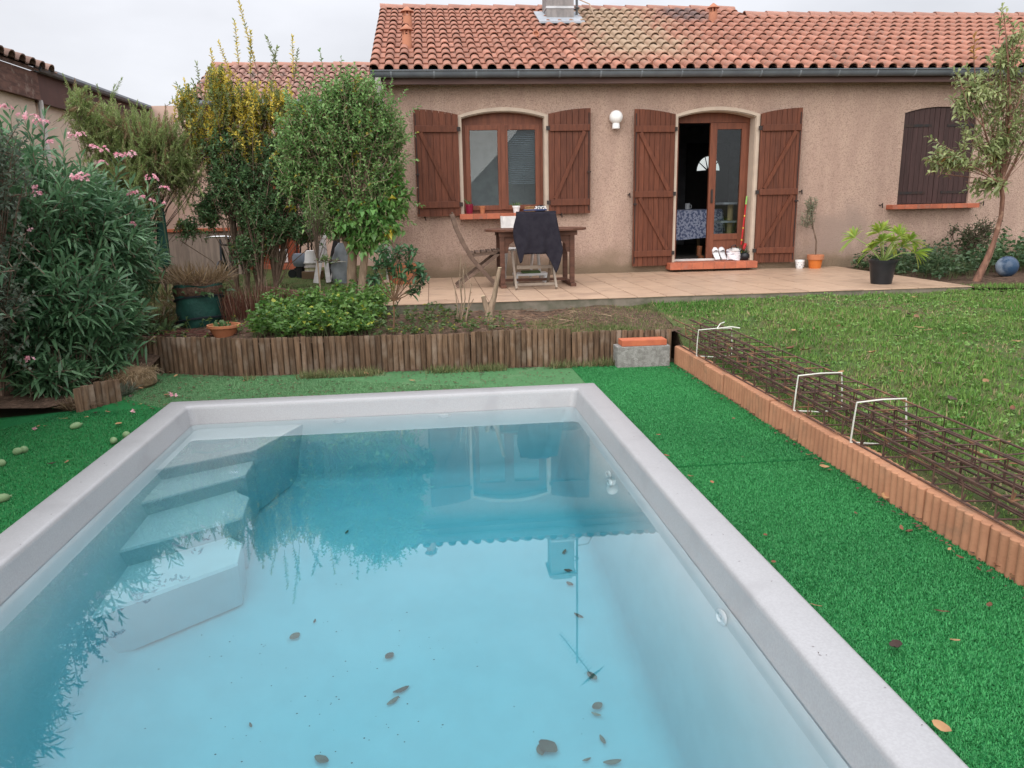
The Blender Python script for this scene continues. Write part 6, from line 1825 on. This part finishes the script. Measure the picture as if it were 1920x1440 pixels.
for j, (z, rr) in enumerate([(.80, .03), (.86, .07), (1.0, .065), (1.2, .06), (1.4, .05), (1.6, .035), (1.70, .012)]):
    for k in range(16):
        a = 2 * PI * k / 16; w_ = 1 + .3 * math.cos(a * 4 + j * .3); V.append((-3.52 + .08 * (z - .34) / 1.38 + rr * w_ * math.cos(a), 10.5 + rr * w_ * math.sin(a), z))
for j in range(6):
    for k in range(16): F.append((j * 16 + k, j * 16 + (k + 1) % 16, (j + 1) * 16 + (k + 1) % 16, (j + 1) * 16 + k))
m.add(V, F); m.build('canopy', mt_bag, ps, smooth=True, ang=80); MB().tube([(-3.55, 10.43, 1.0), (-3.47, 10.43, 1.02)], .012, 5).build('tie', mt_blackplastic, ps)
cn = MB().tube([(-3.28, 10.2, .36), (-3.33, 10.2, 1.2), (-3.36, 10.2, 2.0)], .008, 5)
tag(cn.build('garden_cane', M('green_cane', (.06, .09, .05), rough=.7), None), 'thin green plant cane beside the closed parasol', 'cane')
bh = py(412, 446, 12.5)
bc = thing('bicycle', 'bicycle parked end-on by the low wall, chrome handlebar showing through the shrub', 'bicycle', (bh.x, 12.8, .42))
mch, mbf = M('chrome', (.6, .6, .6), rough=.2, metal=.9), M('bike_paint', (.05, .06, .07), rough=.4)
def bk_(y, z, x=0): return (bh.x + x, 12.5 + y, bh.z - 1.0 + z)
for y in (-.12, .92):
    w = MB(); w.tube([bk_(y + .32 * math.cos(2 * PI * k / 24), .33 + .32 * math.sin(2 * PI * k / 24)) for k in range(25)], .018, 6, cap=False); wo_ = w.build('wheel', mt_blackplastic, bc, smooth=True)
    for k in range(10): MB().tube([bk_(y, .33), bk_(y + .31 * math.cos(.63 * k), .33 + .31 * math.sin(.63 * k))], .002, 3).build('spoke', mch, wo_)
for a, b in (((-.12, .33), (.02, .98)), ((.0, .88), (.42, .30)), ((.0, .9), (.52, .86)), ((.42, .30), (.56, .95)), ((.42, .30), (.92, .33)), ((.52, .86), (.92, .33))):
    MB().tube([bk_(*a), bk_(*b)], .016, 7).build('frame_tube', mbf, bc, smooth=True)
MB().tube([bk_(.2, .93, -.26), bk_(.04, 1.0, -.24), bk_(0, 1.02, -.1), bk_(0, 1.02, .1), bk_(.04, 1.0, .24), bk_(.2, .93, .26)], .013, 7).build('handlebar', mch, bc, smooth=True)
MB().ball(bk_(.58, .97), .09, 12, (.8, 1.4, .35)).build('saddle', mt_blackplastic, bc, smooth=True)

# ------------------------------------------------------------------ fallen leaves, fruit, petals
def dead_leaf(q, L_, W_, curl):
    V, F = [], []
    for i in range(6):
        t = i / 5; w = W_ * math.sin(PI * (t * .9 + .05)) ** .8 * .5
        zc = curl * (t - .5) ** 2 * 4 * L_ * .3
        V += [(-w, (t - .5) * L_, zc + abs(curl) * w * .8 + q.uniform(-.002, .002)), (0, (t - .5) * L_, zc), (w, (t - .5) * L_, zc + abs(curl) * w * 1.0 + q.uniform(-.002, .002))]
    for i in range(5): F += [(3 * i, 3 * i + 1, 3 * i + 4, 3 * i + 3), (3 * i + 1, 3 * i + 2, 3 * i + 5, 3 * i + 4)]
    me = bpy.data.meshes.new('fallen_leaf'); me.from_pydata(V, [], F); finish(me, mt_deadleaf, True, 80)
    return me


DL = [dead_leaf(rnd, L_, W_, c) for L_, W_, c in ((.07, .03, .35), (.055, .035, .5), (.09, .022, .2), (.045, .02, .4), (.06, .045, .6))]
mtan, mdark, myel = M('leaf_tan', (.32, .19, .09), (.22, .12, .06), rough=.8, rv=.3), M('leaf_dark', (.06, .035, .028), rough=.85, rv=.3), M('leaf_yellow', (.5, .33, .06), rough=.7, rv=.2)
DL2 = []
for me in DL:
    for m_ in (mtan, mdark, mtan):
        c = me.copy(); c.materials.clear(); c.materials.append(m_); DL2.append(c)


def drop(p, me, label, group, s=1.0, name='fallen_leaf'):
    o = inst(me, name, None, p, (rnd.uniform(-.25, .25), rnd.uniform(-.25, .25), rnd.uniform(0, 6.28)), (s, s, s))
    return tag(o, label, 'leaf', group)


TP = [(1680, 1212, 1.5), (1765, 1365, 1.2), (1765, 1146, .8), (1705, 998, .9), (1660, 932, 1.2), (1690, 990, .7), (1835, 1068, 1), (1800, 1045, .9), (1780, 1030, .8), (1545, 877, 1.1), (1515, 853, .9), (1240, 845, .8), (1250, 855, .9), (1295, 893, .8), (1335, 905, .6), (1605, 962, .6), (1460, 805, 1.2), (1490, 825, .8),
      (1375, 785, .7), (1392, 857, .5), (1235, 815, .6), (1430, 763, .7), (1380, 750, .7), (1330, 724, .7), (1255, 690, .7), (1262, 697, .7), (1245, 686, .6), (1530, 1135, .6), (1450, 1055, .6), (1855, 1135, .7), (1435, 1004, .5), (1548, 1390 - 120, .6), (1790, 1200, .6), (1900, 1080, .9), (1870, 1062, .8), (1675, 935, .8), (1350, 737, .6), (1415, 775, .7), (1590, 880, .7), (1600, 900, .8)]
for x, y, s in TP:
    lab = {1680: 'largest curled brown leaf lying alone on the bright green turf', 1765: 'dry brown leaf on the turf touching the pool rim', 1545: 'dark curled leaf on the turf near the seam'}.get(x, 'dry brown leaf fallen on the bright green turf beside the pool') if (x, y) != (1765, 1146) else 'dry brown leaf fallen on the bright green turf beside the pool'
    drop(pz(x, y, .025), rnd.choice(DL2 if rnd.random() < .5 else DL), lab, 'dry leaves on the turf', s * .8)
for x, y in [(385, 715), (455, 717), (310, 800 - 60), (225, 795), (160, 785), (118, 783), (260, 760), (235, 735), (252, 728), (200, 770), (180, 775), (88, 798), (70, 802), (128, 865), (265, 727), (300, 712), (330, 708), (290, 705), (275, 715), (320, 700), (345, 703), (245, 742), (230, 748), (100, 868), (55, 770), (770, 716), (625, 700), (520, 715), (690, 700), (905, 700), (985, 690), (430, 722)]:
    drop(pz(x + rnd.uniform(-3, 3), y + rnd.uniform(-3, 3), .02), rnd.choice(DL2), 'dry leaf fallen on the turf between pool rim and log edging', 'dry leaves by the log edging', rnd.uniform(.6, 1.0))
for k in range(90):
    x, y = rnd.uniform(2.7, 7.2), rnd.uniform(2.8, 8.0); drop((x, y, lawn_z(x, y) + .035), rnd.choice(DL + DL2), 'brown leaf lying on the lawn grass', 'brown leaves on the lawn', rnd.uniform(.7, 1.4))
for k in range(10):
    x, y = rnd.uniform(-.3, 5.8), rnd.uniform(8.4, 11.1); drop((x, y, TZ + .006), rnd.choice(DL2), 'small dead leaf on the beige terrace tiles', 'dead leaves on the terrace', rnd.uniform(.4, .7))
mfr = M('fruit_skin', (.17, .25, .12), (.12, .19, .09), rough=.6, scale=8, rv=.1)
for k, (x, y, el) in enumerate([(33, 846, 1.25), (45, 843, 1.15), (142, 798, 1.9), (213, 826, 1.4), (237, 815, 1.2), (4, 934, 1.6), (2, 868, 1.2)]):
    p = pz(x, y, .027); f = MB(); rot = Matrix.Rotation(rnd.uniform(0, 3), 3, 'Z'); f.ball(p, .024, 14, (el, 1, 1), rot); f.lathe(p + rot @ Vector((.024 * el - .002, 0, 0)), [(.006, 0), (.008, .008)], 6, rot @ Matrix.Rotation(PI / 2, 3, 'Y'))
    o = f.build('green_fruit', mfr, None, smooth=True); tag(o, ['egg-shaped green fruit on the turf, touching a rounder one', 'rounder green fruit touching an egg-shaped one on the turf', 'long pale green pod-like fruit on the turf', 'pointed green fruit beside the pool rim', 'small green fruit half hidden by the pool rim', 'long yellowish fruit on the turf well away from the others', 'small pale fruit in the litter line on the turf'][k], 'fruit')
for x, y in [(320, 740), (328, 741), (318, 738), (250, 772), (65, 805)]:
    fl = thing('fallen_flower', 'pink oleander blossom fallen on the turf', 'flower', pz(x, y, .02), 'fallen pink blossoms'); petals(fl, pz(x, y, .02), 1, .005, int(x + y), size=.024).name = 'petals'
# litter too small to count
lt = MB(); q_ = random.Random(5)
for k in range(1500):
    if k < 600: x, y, z = q_.uniform(-2.7, 1.2), q_.uniform(6.14, 7.1), .012
    elif k < 1150: x = q_.uniform(-2.85, 1.6); y = float(np.interp(x, [-2.95, -1.85, .3, 1.7], [7.5, 7.19, 7.1, 7.03])) - abs(q_.gauss(0, .05)); z = .014
    elif k < 1320: x, y, z = q_.uniform(-2.95, -2.1) , q_.uniform(6.0, 7.5), .016
    else: x = q_.uniform(2.16, 2.24); y = q_.uniform(2.2, 6.9); z = .02
    a = q_.uniform(0, 6.28); l = q_.uniform(.004, .02); w = l * .45
    lt.add([(x - l * math.cos(a), y - l * math.sin(a), z), (x + w * math.sin(a), y - w * math.cos(a), z + .004), (x + l * math.cos(a), y + l * math.sin(a), z + .002), (x - w * math.sin(a), y + w * math.cos(a), z + .005)], [(0, 1, 2, 3)])
tag(lt.build('leaf_litter', M('litter_brown', (.14, .075, .045), (.07, .04, .03), rough=.95, scale=3), None, fixn=False), 'fine brown leaf litter sprinkled over the turf', 'litter', kind='stuff')
# specks on the rim
sp_ = MB()
for k in range(46):
    u, v = (q_.uniform(PW - .17, PW - .02), q_.uniform(.05, 4.6)) if k < 26 else ((q_.uniform(.02, .17), q_.uniform(.05, 3.5)) if k < 38 else (q_.uniform(.1, 3.3), q_.uniform(.02, .17)))
    p = pool(u, v, RIMZ + .001); a = q_.uniform(0, 6.28); l = q_.uniform(.003, .008); w = .0015
    sp_.add([(p.x - l * math.cos(a), p.y - l * math.sin(a), p.z), (p.x + w * math.sin(a), p.y - w * math.cos(a), p.z + .001), (p.x + l * math.cos(a), p.y + l * math.sin(a), p.z + .002), (p.x - w * math.sin(a), p.y + w * math.cos(a), p.z + .001)], [(0, 1, 2, 3)])
tag(sp_.build('rim_debris', mdark, None, fixn=False), 'dark specks of plant debris on the pale pool rim', 'debris', kind='stuff')
# leaves on the pool floor
msk = M('sodden_leaf', (.26, .16, .11), (.13, .08, .06), rough=.8, rv=.45)
SK = []
for L_, W_, c_ in ((.075, .045, .35), (.065, .05, .5), (.085, .03, .4)):
    me = dead_leaf(rnd, L_, W_, c_); me.materials.clear(); me.materials.append(msk); SK.append(me)
for x, y, s in [(553, 1194, 1.1), (730, 1231, 1.0), (752, 1295, 1.2), (737, 1315, 1.0), (1027, 1403, 1.7), (1014, 1408, 1.0), (603, 1425, 1.1), (1110, 1268, 1.0), (1120, 1325, 1.0), (1118, 1340, .7), (1085, 1155, .9), (1068, 1095, .8), (1065, 1070, .8), (1058, 1035, .8), (1130, 1388, .8), (1148, 1430, 1.1), (1100, 1425, .6), (650, 998, .7), (470, 1360, .5), (590, 1165, .5)]:
    p = pw(x, y, FLOOR + .012)
    o = inst(SK[int(x) % 3], 'sunken_leaf', None, p, (rnd.uniform(-.1, .1), rnd.uniform(-.1, .1), rnd.uniform(0, 6)), (s * .85, s * .85, s))
    tag(o, 'dark sodden leaf lying on the pool floor', 'leaf', 'sunken leaves on the pool floor')
dbs = MB()
for k in range(90):
    x, y = q_.gauss(620, 190), q_.gauss(1290, 110)
    if not (250 < x < 1200 and 1050 < y < 1440): continue
    p = pw(x, y, FLOOR + .004); l = q_.uniform(.002, .006)
    dbs.add([(p.x - l, p.y, p.z), (p.x, p.y - l * .7, p.z), (p.x + l, p.y, p.z), (p.x, p.y + l * .7, p.z)], [(0, 1, 2, 3)])
tag(dbs.build('floor_debris', mdark, None, fixn=False), 'small dark debris scattered on the pool floor', 'debris', kind='stuff')
